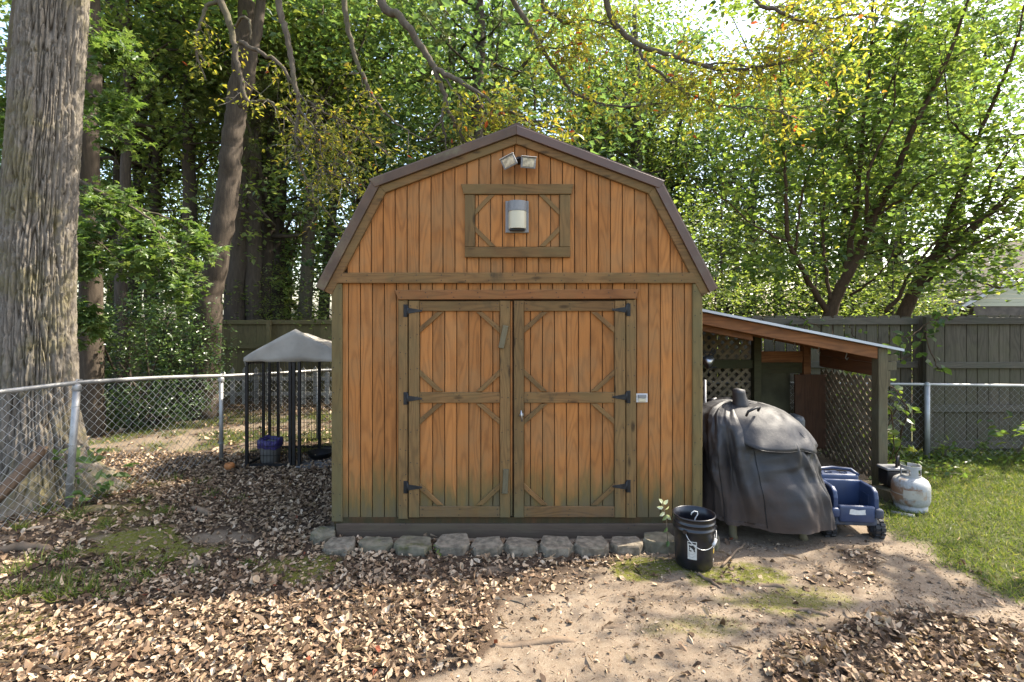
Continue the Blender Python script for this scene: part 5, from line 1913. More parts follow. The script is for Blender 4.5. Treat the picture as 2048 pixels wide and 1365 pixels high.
D = 7.9
base = at(1655, 640, D); base.z = 0
s1 = [
    ([base, at(1652, 700, D), at(1660, 625, D), at(1690, 560, D), at(1720, 500, D), at(1745, 440, D - .1), at(1770, 395, D - .2), at(1800, 330, D - .3), at(1830, 250, D - .5), at(1880, 150, D - .6), at(1930, 20, D - .8), at(1990, -160, D - .9)], [.12, .10, .088, .075, .066, .058, .05, .042, .034, .026, .018, .01]),
    ([at(1658, 628, D), at(1620, 570, D - .1), at(1590, 510, D - .2), at(1575, 470, D - .3), at(1573, 400, D - .4), at(1570, 330, D - .4), at(1568, 250, D - .5), at(1560, 150, D - .5), at(1555, 20, D - .5)], [.05, .042, .036, .032, .025, .02, .016, .011, .006]),
    ([at(1580, 485, D - .3), at(1540, 468, D - .5), at(1500, 445, D - .7), at(1462, 410, D - .8), at(1425, 380, D - .9)], [.02, .016, .012, .009, .004]),
    ([at(1590, 505, D - .2), at(1600, 420, D - .3), at(1615, 340, D - .3), at(1640, 270, D - .3), at(1665, 180, D - .3)], [.02, .016, .012, .009, .004]),
    ([at(1660, 600, D), at(1655, 560, D + .1), at(1648, 510, D + .1), at(1645, 460, D + .2), at(1650, 380, D + .3), at(1640, 260, D + .3)], [.03, .026, .022, .018, .012, .006]),
    ([at(1690, 560, D), at(1700, 500, D + .1), at(1710, 430, D + .1), at(1718, 360, D + .1), at(1722, 280, D), at(1735, 180, D), at(1745, 60, D), at(1750, -100, D)], [.05, .045, .04, .035, .03, .022, .015, .008]),
    ([at(1718, 360, D + .1), at(1695, 300, D), at(1682, 220, D), at(1668, 150, D), at(1650, 60, D)], [.026, .022, .018, .012, .006]),
    ([at(1722, 300, D), at(1760, 220, D - .1), at(1800, 120, D - .2), at(1840, 10, D - .2)], [.024, .018, .012, .007]),
    ([at(1730, 480, D), at(1732, 470, D), at(1735, 410, D - .3), at(1740, 330, D - .4), at(1785, 240, D - .5), at(1790, 120, D - .6)], [.034, .03, .026, .02, .014, .007]),
    ([at(1700, 590, D), at(1740, 565, D - .3), at(1770, 535, D - .5), at(1790, 500, D - .7)], [.02, .015, .01, .005]),
    ([at(1745, 440, D - .1), at(1800, 400, D - .4), at(1850, 360, D - .7), at(1910, 330, D - 1.0)], [.022, .016, .011, .005]),
]
# crown spread; the high part lies above the frame
ex1 = [((3.9, 7.9, 3.9), (1.3, .7, 1.3), 48, 22), ((5.3, 7.9, 4.2), (1.3, .8, 1.5), 55, 22), ((4.6, 8.0, 5.9), (2.2, .9, 1.1), 60, 22), ((4.4, 8.1, 8.6), (2.9, 1.2, 2.0), 110, 26), ((3.6, 7.5, 2.55), (.9, .4, .5), 22, 22)]
stem_tree(base, 'multi stemmed leafy tree rising behind the fence above the lean-to', s1, 5.0, 21, ex1)
D2_ = 7.7
b2 = at(1800, 640, D2_); b2.z = 0
s2 = [
    ([b2, at(1795, 700, D2_), at(1815, 610, D2_), at(1840, 560, D2_), at(1860, 525, D2_), at(1900, 490, D2_ - .1), at(1950, 450, D2_ - .2), at(2000, 410, D2_ - .3), at(2070, 330, D2_ - .4), at(2150, 200, D2_ - .5)], [.12, .10, .088, .078, .068, .058, .05, .042, .03, .015]),
    ([at(1855, 532, D2_), at(1885, 480, D2_), at(1900, 430, D2_), at(1925, 370, D2_), at(1950, 290, D2_ - .1), at(1985, 210, D2_ - .2), at(2010, 150, D2_ - .3), at(2040, 60, D2_ - .4), at(2060, -60, D2_ - .4)], [.05, .046, .042, .036, .03, .024, .02, .014, .008]),
    ([at(1770, 625, D2_), at(1800, 590, D2_ - .1), at(1815, 555, D2_ - .1), at(1850, 510, D2_ - .2), at(1890, 470, D2_ - .4), at(1960, 440, D2_ - .8), at(2040, 420, D2_ - 1.0)], [.03, .026, .022, .018, .014, .010, .005]),
    ([at(1830, 590, D2_), at(1880, 540, D2_ - .2), at(1930, 500, D2_ - .4), at(1990, 470, D2_ - .6), at(2060, 450, D2_ - .8)], [.028, .022, .017, .012, .006]),
    ([at(1950, 290, D2_ - .1), at(1900, 240, D2_ - .1), at(1890, 160, D2_ - .1), at(1870, 60, D2_ - .1)], [.018, .014, .01, .005]),
    ([at(1960, 450, D2_ - .2), at(1975, 380, D2_ - .2), at(2020, 300, D2_ - .4), at(2080, 240, D2_ - .6)], [.02, .016, .011, .005]),
    ([at(1880, 500, D2_), at(1950, 560, D2_ - .3), at(2010, 575, D2_ - .5), at(2070, 555, D2_ - .6)], [.015, .012, .009, .005]),
]
ex2 = [((6.3, 7.7, 3.7), (1.2, .7, 1.3), 46, 22), ((7.3, 7.7, 3.3), (1.0, .7, 1.2), 38, 22), ((6.6, 7.8, 5.6), (1.7, .9, 1.2), 50, 22), ((7.0, 7.9, 8.2), (2.4, 1.1, 1.8), 30, 22), ((6.1, 7.1, 2.35), (1.0, .4, .35), 22, 20)]
stem_tree(b2, 'leafy tree leaning right behind the fence at the right edge', s2, 5.0, 22, ex2)

# sprays hanging over the fence, vine behind the lattice, weeds
g = np.random.default_rng(31)


def vine(name, label, cat, strands, per, size, mat='leaf_redbud', tint=.35, stem='bark_red', wl=.85, kind='oval'):
    root = empty(name, strands[0][0], label, cat)
    m = MB(); an = []
    for s in strands:
        po, ro = smooth_poly(s, [.006] * len(s), 4, .012, g)
        m.tube(po, ro, 4, False)
        for a, b in zip(po[:-1], po[1:]):
            an.append((np.array(b), unit(np.array(b) - np.array(a))))
    m.build('stem', M[stem], root)
    leaf_object('leaves', [leaves_on(g, an, per, size, kind, tint, .18, wl, .75, .06, .5)], M[mat], root, 'stuff')
    return root


vine('vine', 'leafy spray drooping over the board fence beside the lean-to roof', 'vine',
     [pa((1880, 622, 6.75), (1850, 655, 6.6), (1820, 670, 6.5), (1790, 680, 6.45), (1770, 690, 6.4)), pa((1850, 660, 6.6), (1830, 700, 6.5), (1815, 715, 6.5), (1790, 720, 6.45)),
      pa((1850, 655, 6.6), (1860, 700, 6.55), (1875, 730, 6.5), (1880, 745, 6.5)), pa((1905, 640, 6.7), (1880, 635, 6.6), (1870, 650, 6.55))], 1, .115, tint=.25)
vine('vine', 'thin climbing sprig on the board fence above the lean-to roof', 'vine',
     [pa((1615, 640, 6.9), (1608, 665, 6.85), (1610, 690, 6.85)), pa((1600, 636, 6.9), (1620, 645, 6.85), (1640, 655, 6.85)), pa((1700, 650, 6.9), (1705, 668, 6.9), (1712, 678, 6.9))], 1, .085, tint=.4)
st = []
for k in range(16):
    y_ = 5.6 + g.random() * .9
    x_ = 3.98 + g.random() * .25
    st.append([Vector((x_, y_, .02)), Vector((x_ + g.normal() * .08, y_ + g.normal() * .1, .35)), Vector((x_ + g.normal() * .12, y_ + g.normal() * .12, .65 + g.random() * .2)), Vector((x_ - .03, y_ + g.normal() * .15, .85 + g.random() * .3))])
vine('climbing_vine', 'tangle of broad leaved vine growing behind the side lattice', 'vine', st, 2, .085, 'leaf_redbud', .5)


def weed(loc, label, n, h, size, seed, mat='leaf_redbud', name='weed_plant'):
    r_ = np.random.default_rng(seed)
    root = empty(name, loc, label, 'plant')
    m = MB(); an = []
    for k in range(n):
        d = np.array([r_.normal() * .5, r_.normal() * .5, 1.0]); d = unit(d)
        pts = [np.array(loc)]
        for j in range(4):
            d = unit(d + r_.normal(size=3) * .18)
            pts.append(pts[-1] + d * h / 4 * r_.uniform(.7, 1.2))
            if j > 0: an.append((pts[-1], d))
        m.tube(pts, [.004, .0035, .003, .002, .0015], 4, False)
    m.build('stem', M['twig'], root)
    leaf_object('leaves', [leaves_on(r_, an, 2, size, 'oval', .45, .2, .62, .6, .02, .2)], M[mat], root, 'stuff')


weed(at(1785, 905, 6.45) * 1.0, 'low broad leaved weed at the foot of the chain link beside the post', 9, .22, .085, 41)
weed(at(1890, 912, 6.55), 'small weed by the grey chain link post', 6, .16, .075, 42)
weed(at(2035, 905, 6.35), 'taller weed at the right edge of the chain link', 9, .45, .11, 43)
weed(at(1965, 905, 6.6), 'flat weed between chain link post and right edge', 6, .12, .07, 44)
wp = at(150, 990, 5.0); wp.z = .1
weed(wp, 'seedling with wide leaves against the leaning fence post', 5, .42, .12, 45, 'leaf_maple')
wp = at(200, 985, 5.1); wp.z = 0
weed(wp, 'small leafy seedling right of the leaning fence post', 4, .26, .09, 46, 'leaf_maple')
wq = Vector((b3.location.x, 0, 0)); wq = at(880, 1104, 4.0); wq.z = .0
weed(wq, 'tiny bright green weed at the foot of an edging block', 4, .05, .03, 47)

# pale variegated sprig by the bucket
M['leaf_pale'] = leafmat('pale_leaf', [(0, (.10, .17, .06)), (.45, (.35, .42, .20)), (1, (.70, .72, .52))], .4)
sp = empty('variegated_sprig', (1.155, 3.98, .0), 'pale variegated sprig standing behind the black bucket', 'plant')
m = MB(); pts = [np.array(v) for v in ((1.19, 3.98, .0), (1.185, 3.985, .18), (1.175, 3.98, .30), (1.155, 3.975, .37), (1.145, 3.97, .41))]
m.tube(pts, [.004, .0035, .003, .0025, .0015], 5, False); m.build('stem', M['twig'], sp)
rng = np.random.default_rng(3)
P = np.array([(1.146, 3.97, .41), (1.152, 3.97, .40), (1.15, 3.97, .375), (1.16, 3.965, .36), (1.16, 3.97, .34), (1.172, 3.97, .32), (1.18, 3.98, .31), (1.185, 3.98, .22), (1.19, 3.98, .12)])
A = np.array([(-.5, -.3, .6), (.5, -.2, .6), (-1, -.2, .1), (.4, -.4, .5), (-.7, -.3, -.4), (.5, -.3, -.5), (-.6, -.3, -.5), (-.5, -.3, -.5), (-.2, -.3, -.9)], float)
Nn = np.array([(0, -1, .3)] * 9, float) + rng.normal(size=(9, 3)) * .25
leaf_object('leaves', [leaf_arrays(P, A, Nn, np.full(9, .05), np.full(9, .032), 'oval', np.array([1, .95, .9, .95, .85, .7, .25, .05, .0]))], M['leaf_pale'], sp, 'stuff')

# ------------------------------------------------------------------ the wood behind
def crown_mesh(seed, rad, n_clump, per, size, mat, kind='diamond', tint=.42, spread=.42, vz=.45, hollow=.35):
    """a crown about the origin: clumps biased to the outside, of level sprays"""
    r_ = np.random.default_rng(seed)
    d = rand_units(r_, n_clump)
    s = r_.uniform(hollow, 1, (n_clump, 1)) ** .6
    C = d * s * np.array(rad)
    # fewer clumps on random sides: gaps
    keep = fbm(C * .45 + seed * 3.1, 2) > -.28
    C = C[keep]
    sub = np.repeat(C, 5, 0) + r_.normal(size=(len(C) * 5, 3)) * np.array([.45, .45, .28])
    parts = [spray_leaves(r_, sub, max(8, int(per * .58)), spread * .62, size, kind, np.clip(r_.normal(tint, .13, len(sub)), 0, 1), .14, .5, .55, .62, .3, vz)]
    # limbs inside
    m = MB()
    V, F, Tn = join_arrays(parts)
    me = np_mesh('crown_%d' % seed, V, F, {'tint': Tn})
    me.materials.append(M[mat])
    return me, C


def limbs_mesh(C, seed, mat, bottom):
    r_ = np.random.default_rng(seed)
    m = MB()
    for c in C[r_.permutation(len(C))[:16]]:
        a = np.array([0, 0, min(c[2] - .4, bottom + r_.random() * abs(bottom) * 1.2)])
        mid = (a + c) / 2 + r_.normal(size=3) * .25 + np.array([0, 0, -.1])
        po, ro = smooth_poly([a, mid, c], [.06, .035, .012], 4)
        m.tube(po, ro, 5, False)
    me = bpy.data.meshes.new('limbs_%d' % seed)
    me.from_pydata(m.v, [], m.f)
    me.polygons.foreach_set('use_smooth', [True] * len(m.f))
    me.materials.append(M[mat])
    return me


crowns = []
for sd, rad, nc, per, size, mat, tint in ((1, (2.4, 2.2, 3.2), 110, 24, .145, 'leaf_dark', .48), (2, (2.8, 2.4, 2.6), 120, 24, .145, 'leaf_cool', .45), (3, (2.2, 2.2, 3.6), 110, 24, .135, 'leaf_dark', .55),
                                          (4, (3.0, 2.6, 3.0), 130, 24, .155, 'leaf_cool', .5), (5, (1.7, 1.6, 2.0), 75, 22, .10, 'leaf_dark', .5)):
    me, C = crown_mesh(sd, rad, nc, per, size, mat, 'diamond', tint)
    crowns.append((me, limbs_mesh(C, sd, 'bark_dark', -rad[2]), rad))


def trunk_mesh(pts, rad, n=12, seed=0):
    po, ro = smooth_poly(pts, rad, 6, .015, np.random.default_rng(seed))
    return MB().tube(po, ro, n, True, True, .018, seed)


def forest_tree(x, y, h, r, ci, scale, label, group=None, lean=0.0, crown_z=None, seed=0, mat='bark_dark', name='forest_tree', sxy=1.0):
    root = empty(name, (x, y, 0), label, 'tree', group)
    top = h
    trunk_mesh([(x, y, -.1), (x + lean * .3, y, h * .3), (x + lean * .7, y + .05, h * .65), (x + lean, y, top)], [r * 1.25, r, r * .8, r * .35], 12, seed).build('trunk', M[mat], root)
    me, lm, rad = crowns[ci]
    cz = crown_z if crown_z is not None else h
    for nm, mm in (('crown', me), ('limb', lm)):
        o = bpy.data.objects.new(nm, mm)
        COL.objects.link(o)
        o.parent = root
        o.location = (lean, 0, cz)
        o.scale = (scale * sxy, scale, scale)
        o.rotation_euler = (0, 0, seed * 1.7)
        if nm == 'limb': tag(o, kind='stuff')
    return root


def zone(x, y):
    p = CX + FPX * x / y
    if p < 640: return 'tall tree in the dense shaded wood left of the shed', 'wood left of the shed'
    if p < 1420: return 'tall sunlit tree showing above the shed roof', 'trees rising behind the shed roof'
    return 'green tree far behind the right board fence', 'trees far behind the right board fence'


rng = np.random.default_rng(77)
# named trunks on the left
def trunk_tree(px0, px1, d, r, h, label, ci=0, cz=9, sc_=1.2, seed=1, mat='bark_dark'):
    a = at(px0, 640, d); b = at(px1, 0, d)
    lean = (b.x - a.x) / (b.z) * h
    return forest_tree(a.x, d, h, r, ci, sc_, label, None, lean, cz, seed, mat)


# the leaning trunk with a fork
lt_ = empty('leaning_tree', (at(418, 640, 9.2).x, 9.2, 0), 'thick brown trunk leaning right behind the olive fence corner', 'tree')
dl_ = 9.2
trunk_mesh([(at(408, 640, dl_).x, dl_, -.1)] + [tuple(v) for v in pa((415, 620, dl_), (428, 540, dl_), (445, 440, dl_), (458, 360, dl_), (466, 280, dl_), (472, 215, dl_), (478, 150, dl_), (490, 40, dl_), (505, -120, dl_), (520, -300, dl_))],
           [.25, .225, .205, .192, .18, .172, .168, .155, .14, .12, .1], 20, 4).build('trunk', M['bark_dark'], lt_)
trunk_mesh([tuple(v) for v in pa((472, 225, dl_), (490, 190, dl_ - .1), (505, 120, dl_ - .2), (520, 30, dl_ - .2), (540, -120, dl_ - .2))], [.10, .10, .09, .08, .05], 12, 5).build('branch', M['bark_dark'], lt_)
o = bpy.data.objects.new('crown', crowns[1][0]); COL.objects.link(o); o.parent = lt_; o.location = (1.0, .8, 8.8); o.scale = (1.1, 1, .9)
trunk_tree(183, 178, 7.9, .145, 9, 'dark straight trunk just right of the big mossy trunk', 4, 8.5, 1.0, 11)
trunk_tree(462, 500, 11.8, .22, 10, 'dark trunk half hidden behind the leaning brown trunk', 0, 9.5, 1.0, 12)
trunk_tree(237, 255, 10.6, .11, 9, 'slim black trunk under the drooping maple boughs', 2, 8.2, .9, 13)
trunk_tree(385, 372, 12.0, .16, 10, 'dark trunk left of the leaning brown trunk', 3, 9.2, .9, 14)
trunk_tree(548, 575, 13.2, .13, 10, 'slim trunk over the kennel roof', 0, 9, .9, 15)
trunk_tree(603, 640, 12.4, .15, 10, 'olive tinted trunk between kennel and shed eave', 2, 9, .9, 16, 'bark_grey')
trunk_tree(640, 690, 14.5, .14, 10, 'distant trunk close to the left shed eave', 1, 9, 1.0, 17, 'bark_grey')
trunk_tree(300, 318, 13.6, .14, 10, 'far trunk among the shaded left trees', 1, 8.6, 1.0, 18)
trunk_tree(488, 520, 14.6, .10, 9, 'thin bent far trunk right of the leaning trunk', 4, 8, 1.1, 19)
trunk_tree(1285, 1270, 15.5, .16, 11, 'grey trunk showing above the right slope of the shed roof', 2, 8.6, .95, 20, 'bark_grey')
trunk_tree(1175, 1180, 17.0, .17, 11, 'grey forked trunk seen above the shed peak', 0, 9.5, 1.0, 21, 'bark_grey')

# generic crowns: mid and far rows
spots = []
for y, x0, x1, st_ in ((13.2, -15.5, 15.5, 3.0), (17.5, -21, 21, 3.6), (23.5, -28, 28, 4.4)):
    x = x0
    while x < x1:
        spots.append((x + rng.uniform(-.8, .8), y + rng.uniform(-1.0, 1.0)))
        x += st_
k = 0
for x, y in spots:
    # leave openings: sky above the shed peak and at the upper right; sun on the back yard
    px = CX + FPX * x / y
    if 1020 < px < 1160: continue
    if 1430 < px < 1680: continue
    if 1640 < px < 2150 and y > 15: continue
    if 0 < x < 5.5 and y < 14.2: continue
    if px > 1840 and 0 < y < 16.5: continue
    ci = int(rng.integers(0, 4))
    sc_ = rng.uniform(.85, 1.2) * (1 + (y - 13) * .018)
    h = crowns[ci][2][2] * sc_ * rng.uniform(1.05, 1.5) + (1.5 if y < 15 and x < 0 else .6) + (y - 13) * .10
    k += 1
    forest_tree(x, y, h, rng.uniform(.09, .2), ci, sc_, *zone(x, y), rng.uniform(-.4, .4), h, k)
# taller second storey behind, fills up to the top of the frame on the left and centre
for (x, y, h, ci, s) in ((-10.5, 14.5, 9.2, 0, 1.25), (-7.4, 15.5, 9.8, 3, 1.15), (-4.4, 15.0, 9.4, 2, 1.2), (-1.9, 15.6, 9.6, 1, 1.2), (4.6, 17.5, 8.2, 3, 1.1), (-13, 18, 10.5, 1, 1.3), (-5.5, 20, 12, 1, 1.4), (-1.5, 21, 12.4, 0, 1.4), (3.9, 24, 13, 2, 1.3), (-9.5, 20, 12, 2, 1.4),
                         (8.6, 13.5, 5.8, 0, 1.0), (10.9, 15.6, 6.4, 1, .95), (7.2, 15.8, 6.2, 3, .95), (8.3, 19.5, 6.8, 0, 1.1), (11.6, 19.5, 8.6, 1, 1.15), (14.8, 20, 9.2, 2, 1.15), (18, 21, 9.8, 3, 1.2), (5.2, 20.5, 8.6, 1, 1.15), (13.2, 19.0, 11.6, 0, 1.15), (17.2, 20.0, 12.2, 1, 1.15), (11.0, 21.5, 12.4, 2, 1.2)):
    k += 1
    forest_tree(x, y, h, .16, ci, s, *zone(x, y), 0.1, h, k)
# low understorey behind the shed and fence
gu_ = 'understorey bushes behind the fences'
for (x, y, z, s) in ((2.2, 9.2, 1.3, .62), (3.9, 9.8, 1.5, .7), (5.6, 9.6, 1.5, .65), (7.4, 10.2, 1.6, .7), (8.6, 12.6, 2.0, .8), (4.0, 14.6, 2.2, .95), (6.0, 15.0, 2.3, 1.0), (8.4, 15.4, 2.3, 1.0), (10.6, 16.0, 2.4, 1.0), (2.0, 15.2, 2.4, .95), (9.4, 18.6, 2.4, 1.1), (6.8, 18.4, 2.6, 1.2), (2.9, 11.6, 2.6, .95), (5.0, 12.2, 2.8, .95), (7.2, 12.4, 2.8, .9),
                     (-2.0, 12.6, 1.8, .75), (-3.8, 12.9, 1.9, .8), (-5.8, 12.6, 1.8, .8), (-8.0, 12.2, 1.7, .85), (-9.8, 11.5, 1.8, .85), (-11.8, 11.0, 1.9, .9), (.4, 12.8, 2.2, .8)):
    k += 1
    root = empty('bush', (x, y, 0), *(('leafy bush behind the olive fence left of the shed', 'bush', 'bushes behind the olive fence') if x < 1 else ('sunlit bush showing above the right board fence', 'bush', 'bushes behind the right board fence')))
    o = bpy.data.objects.new('crown', crowns[4][0] if k % 2 else crowns[2][0]); COL.objects.link(o); o.parent = root
    f = 1.0 if k % 2 else .62
    o.location = (0, 0, z); o.scale = (s * f * 1.15, s * f, s * f); o.rotation_euler = (0, 0, k * 1.3)
    o = bpy.data.objects.new('limb', crowns[4][1]); COL.objects.link(o); o.parent = root
    o.location = (0, 0, z); o.scale = (s, s, s); tag(o, kind='stuff')

me6, C6 = crown_mesh(6, (2.0, 1.7, 1.2), 40, 11, .10, 'leaf_dark', 'diamond', .5)
rt = empty('shade_tree', (8.6, 5.4, 0), 'unseen slender tree added beyond the right edge of the yard to dapple the earth', 'tree')  # stands out of view, added to cast dappled shade on the earth
trunk_mesh([(8.6, 5.4, -.1), (8.5, 5.4, 2.5), (8.2, 5.3, 5), (7.6, 5.1, 7.2)], [.13, .11, .085, .04], 12, 9).build('trunk', M['bark_grey'], rt)
o = bpy.data.objects.new('crown', me6); COL.objects.link(o); o.parent = rt; o.location = (-1.2, -.4, 6.7)
o = bpy.data.objects.new('limb', limbs_mesh(C6, 6, 'bark_grey', -1.2)); COL.objects.link(o); o.parent = rt; o.location = (-1.2, -.4, 6.7); tag(o, kind='stuff')

# evergreen bush at the left behind the chain link
def bush(loc, label, rad, n, per, size, mat, seed, kind='oval', name='evergreen_bush', tint=.5, cz=None):
    r_ = np.random.default_rng(seed)
    root = empty(name, loc, label, 'bush')
    c = np.array(loc) + np.array([0, 0, cz if cz is not None else rad[2] * .95])
    m = MB()
    for j in range(14):
        e = c + r_.normal(size=3) * np.array(rad) * .5
        b_ = np.array(loc) + r_.normal(size=3) * np.array([.15, .15, 0])
        m.tube([b_, (b_ + e) / 2 + r_.normal(size=3) * .1, e], [.03, .02, .008], 5, False)
    m.build('stems', M['bark_dark'], root)
    C = c + rand_units(r_, n) * r_.uniform(.45, 1, (n, 1)) ** .5 * np.array(rad) * (1 + .25 * fbm(rand_units(r_, n) * 2, 1)[:, None])
    C[:, 2] = np.maximum(C[:, 2], .08)
    leaf_object('crown', [spray_leaves(r_, C, per, .10, size, kind, np.clip(r_.normal(tint, .15, n), 0, 1), .15, .5, .8, .5, .1, .7)], M[mat], root)
    return root


bush((-6.0, 8.6, 0), 'dark glossy evergreen bush behind the chain link fence', (1.25, .7, 1.15), 620, 14, .062, 'leaf_gloss', 51)
bush((-7.6, 8.4, 0), 'evergreen bush half hidden behind the big trunk', (1.0, .7, 1.3), 420, 14, .062, 'leaf_gloss', 52)
bush((-6.15, 9.7, 0), 'loose evergreen bush at the corner of the olive fence', (.6, .5, 1.0), 240, 13, .06, 'leaf_gloss', 53)
# drooping maple boughs
mp = empty('maple_tree', (-7.2, 7.4, 0), 'maple with drooping sunlit boughs right of the big trunk', 'tree')
rng = np.random.default_rng(61)
trunk_mesh([(-7.2, 7.4, -.1), (-7.15, 7.4, 2), (-7.0, 7.3, 4), (-6.8, 7.2, 6.5)], [.14, .12, .10, .06], 10, 7).build('trunk', M['bark_grey'], mp)
tw = MB(); an = []
for pts in (pa((20, 330, 7.2), (130, 350, 7.1), (220, 395, 7.0), (300, 440, 6.9), (345, 520, 6.85), (360, 590, 6.85)), pa((20, 330, 7.2), (140, 370, 7.0), (220, 430, 6.9), (270, 480, 6.8), (320, 545, 6.8)),
            pa((20, 300, 7.2), (150, 360, 7.3), (260, 410, 7.3), (350, 445, 7.3), (410, 490, 7.3)), pa((20, 330, 7.2), (120, 420, 7.0), (180, 470, 6.9), (240, 520, 6.9)),
            pa((10, 480, 7.2), (120, 490, 7.0), (165, 510, 6.9)), pa((10, 600, 7.2), (130, 610, 7.0), (165, 640, 6.9)), pa((10, 100, 7.2), (140, 90, 7.1), (200, 70, 7.0), (230, 110, 7.0)), pa((10, 200, 7.2), (150, 190, 7.1), (210, 200, 7.0), (230, 240, 7.0)),
            pa((20, 330, 7.2), (60, 260, 7.1), (-20, 180, 6.9)), pa((20, 330, 7.2), (0, 420, 6.9), (-60, 500, 6.8))):
    po, ro = smooth_poly(pts, list(np.linspace(.03, .006, len(pts))), 5, .01, rng)
    MB().tube(po, ro, 6).build('branch', M['bark_grey'], mp)
    an += twigs_along(tw, po, ro, rng, 26, .42, .3, -.35, .8, .005, 2)
tag(tw.build('twigs', M['twig'], mp), kind='stuff')
leaf_object('crown', [leaves_on(rng, an, 2, .105, 'maple', .55, .2, .95, .5, .04, .5)], M['leaf_maple'], mp)

# pine with needle tufts
pn = empty('pine_tree', (-.9, 12.6, 0), 'tall pine with feathery needle tufts above the left roof slope', 'tree')
trunk_mesh([(-.9, 12.6, -.1), (-.9, 12.6, 4), (-.8, 12.6, 8), (-.8, 12.6, 12)], [.2, .17, .14, .08], 12, 8).build('trunk', M['bark_dark'], pn)
rng = np.random.default_rng(71)
tips = []
m = MB()
for k_ in range(34):
    z = rng.uniform(4.2, 11); a = rng.uniform(0, 6.28); L = rng.uniform(1.0, 2.2)
    p = np.array([-.85, 12.6, z]); e = p + np.array([math.cos(a) * L, math.sin(a) * L, rng.uniform(-.2, .5)])
    m.tube([p, (p + e) / 2 + np.array([0, 0, -.1]), e], [.04, .025, .01], 5, False)
    for _ in range(14):
        t = rng.uniform(.45, 1.05)
        tips.append(p + (e - p) * t + rng.normal(size=3) * .22)
m.build('branches', M['bark_dark'], pn)
tips = np.array(tips); n = 46
c = np.repeat(tips, n, 0)
Dn = rand_units(rng, len(c)); Dn[:, 2] += .25
leaf_object('crown', [leaf_arrays(c, unit(Dn), rand_units(rng, len(c)), rng.uniform(.16, .26, len(c)), np.full(len(c), .006), 'needle', np.clip(np.repeat(rng.normal(.55, .2, len(tips)), n) + rng.normal(size=len(c)) * .1, 0, 1))], M['needles'], pn)
p2 = empty('pine_tree', (-5.9, 11.9, 0), 'pine with dark needle tufts high among the left trees', 'tree')
trunk_mesh([(-5.9, 11.9, -.1), (-5.85, 11.9, 4), (-5.9, 11.9, 10)], [.16, .14, .08], 10, 9).build('trunk', M['bark_dark'], p2)
for nm, src in (('branches', pn.children[1]), ('crown', pn.children[2])):
    o = bpy.data.objects.new(nm, src.data); COL.objects.link(o); o.parent = p2
    o.rotation_euler = (0, 0, 2.0); o.scale = (.95, .95, .95); o.location = (0, 0, .6)

# ------------------------------------------------------------------ ground cover
rng = np.random.default_rng(91)


def sample(dens, x0, x1, y0, y1, per_m2):
    n = int((x1 - x0) * (y1 - y0) * per_m2)
    X = rng.uniform(x0, x1, n); Y = rng.uniform(y0, y1, n)
    k = rng.random(n) < dens(X, Y)
    px = CX + FPX * X / np.maximum(Y, .1)
    k &= (px > -1100) & (px < 2900)
    return X[k], Y[k]


M['grass'] = leafmat('grass_blade', [(0, (.040, .062, .014)), (.4, (.095, .135, .026)), (.75, (.17, .19, .045)), (1, (.30, .26, .12))], .45, .5, .3)


def blades(X, Y, h0, h1, tint, tv, w=.0035, lean=.55):
    n = len(X)
    P = np.stack([X, Y, ground_z(X, Y) - .003], 1)
    A = unit(np.stack([rng.normal(size=n) * lean, rng.normal(size=n) * lean, np.ones(n)], 1))
    nr = rand_units(rng, n)
    nr = unit(nr - A * (nr * A).sum(1)[:, None])
    L = rng.uniform(h0, h1, n)
    return leaf_arrays(P, A, nr, L, np.full(n, w) * rng.uniform(.7, 1.5, n), 'blade', np.clip(rng.normal(tint, tv, n), 0, 1), None, rng.normal(0, .45, n))


LS = [(0, (.038, .023, .014)), (.22, (.095, .058, .035)), (.44, (.205, .135, .084)), (.70, (.38, .275, .18)), (.97, (.51, .40, .29)), (1, (.17, .05, .026))]
M['litter'] = leafmat('dry_leaf', LS, .12, .7, .2, 1.0)
X, Y = sample(litter_density, -6.5, 6.5, 2.2, 6.9, 1700)
dn = litter_density(X, Y)
Z = ground_z(X, Y) + rng.random(len(X)) * .022 * sstep(.15, .9, dn) + .003


def curl_leaves(X, Y, Z, dn=None, size=(.026, .058)):
    n = len(X)
    nr = flat_normals(rng, n, .36)
    A = unit(np.stack([rng.normal(size=n), rng.normal(size=n), rng.normal(size=n) * .15], 1))
    A = A - nr * (A * nr).sum(1)[:, None]
    L = np.where(rng.random(n) < .85, rng.uniform(size[0] * .75, size[1] * .85, n), rng.uniform(size[1] * .8, size[1] * 1.1, n))
    tn = np.clip(rng.beta(1.5, 1.6, n) * .98, 0, .97)
    red = rng.random(n) < .0025
    tn[red] = 1
    return leaf_arrays(np.stack([X, Y, Z], 1), A, nr, L, L * rng.uniform(.36, .85, n), 'curl', tn, rng.normal(.15, .45, n), rng.normal(.05, .3, n))


# the nearest leaves are single objects, the rest one carpet
score = -Y + rng.random(len(X)) * .25
px_, py_ = pxy(X, Y)
inside = (px_ > 20) & (px_ < 2030) & (py_ < 1350)
order = np.argsort(-(score + np.where(inside, 0, -99)))
near_i = order[:300]
mask = np.ones(len(X), bool); mask[near_i] = False
leaf_object('leaf_litter', [curl_leaves(X[mask], Y[mask], Z[mask])], M['litter'], None)
ll = bpy.data.objects['leaf_litter']
tag(ll, 'carpet of dry brown fallen leaves over the yard', None, None, 'stuff')
cr_ = lambda x, y: .55 * ((pxy(x, y)[1] > 1075)) + 0 * x
X2, Y2 = sample(lambda x, y: np.where((pxy(x, y)[1] > 1080) & (grass_mask(x, y) < .3), .30 + .5 * (fbm(np.stack([x * 1.7, y * 1.7, x * 0 + 50], -1), 2) > .1), 0), -3, 5, 2.2, 4.3, 3000)
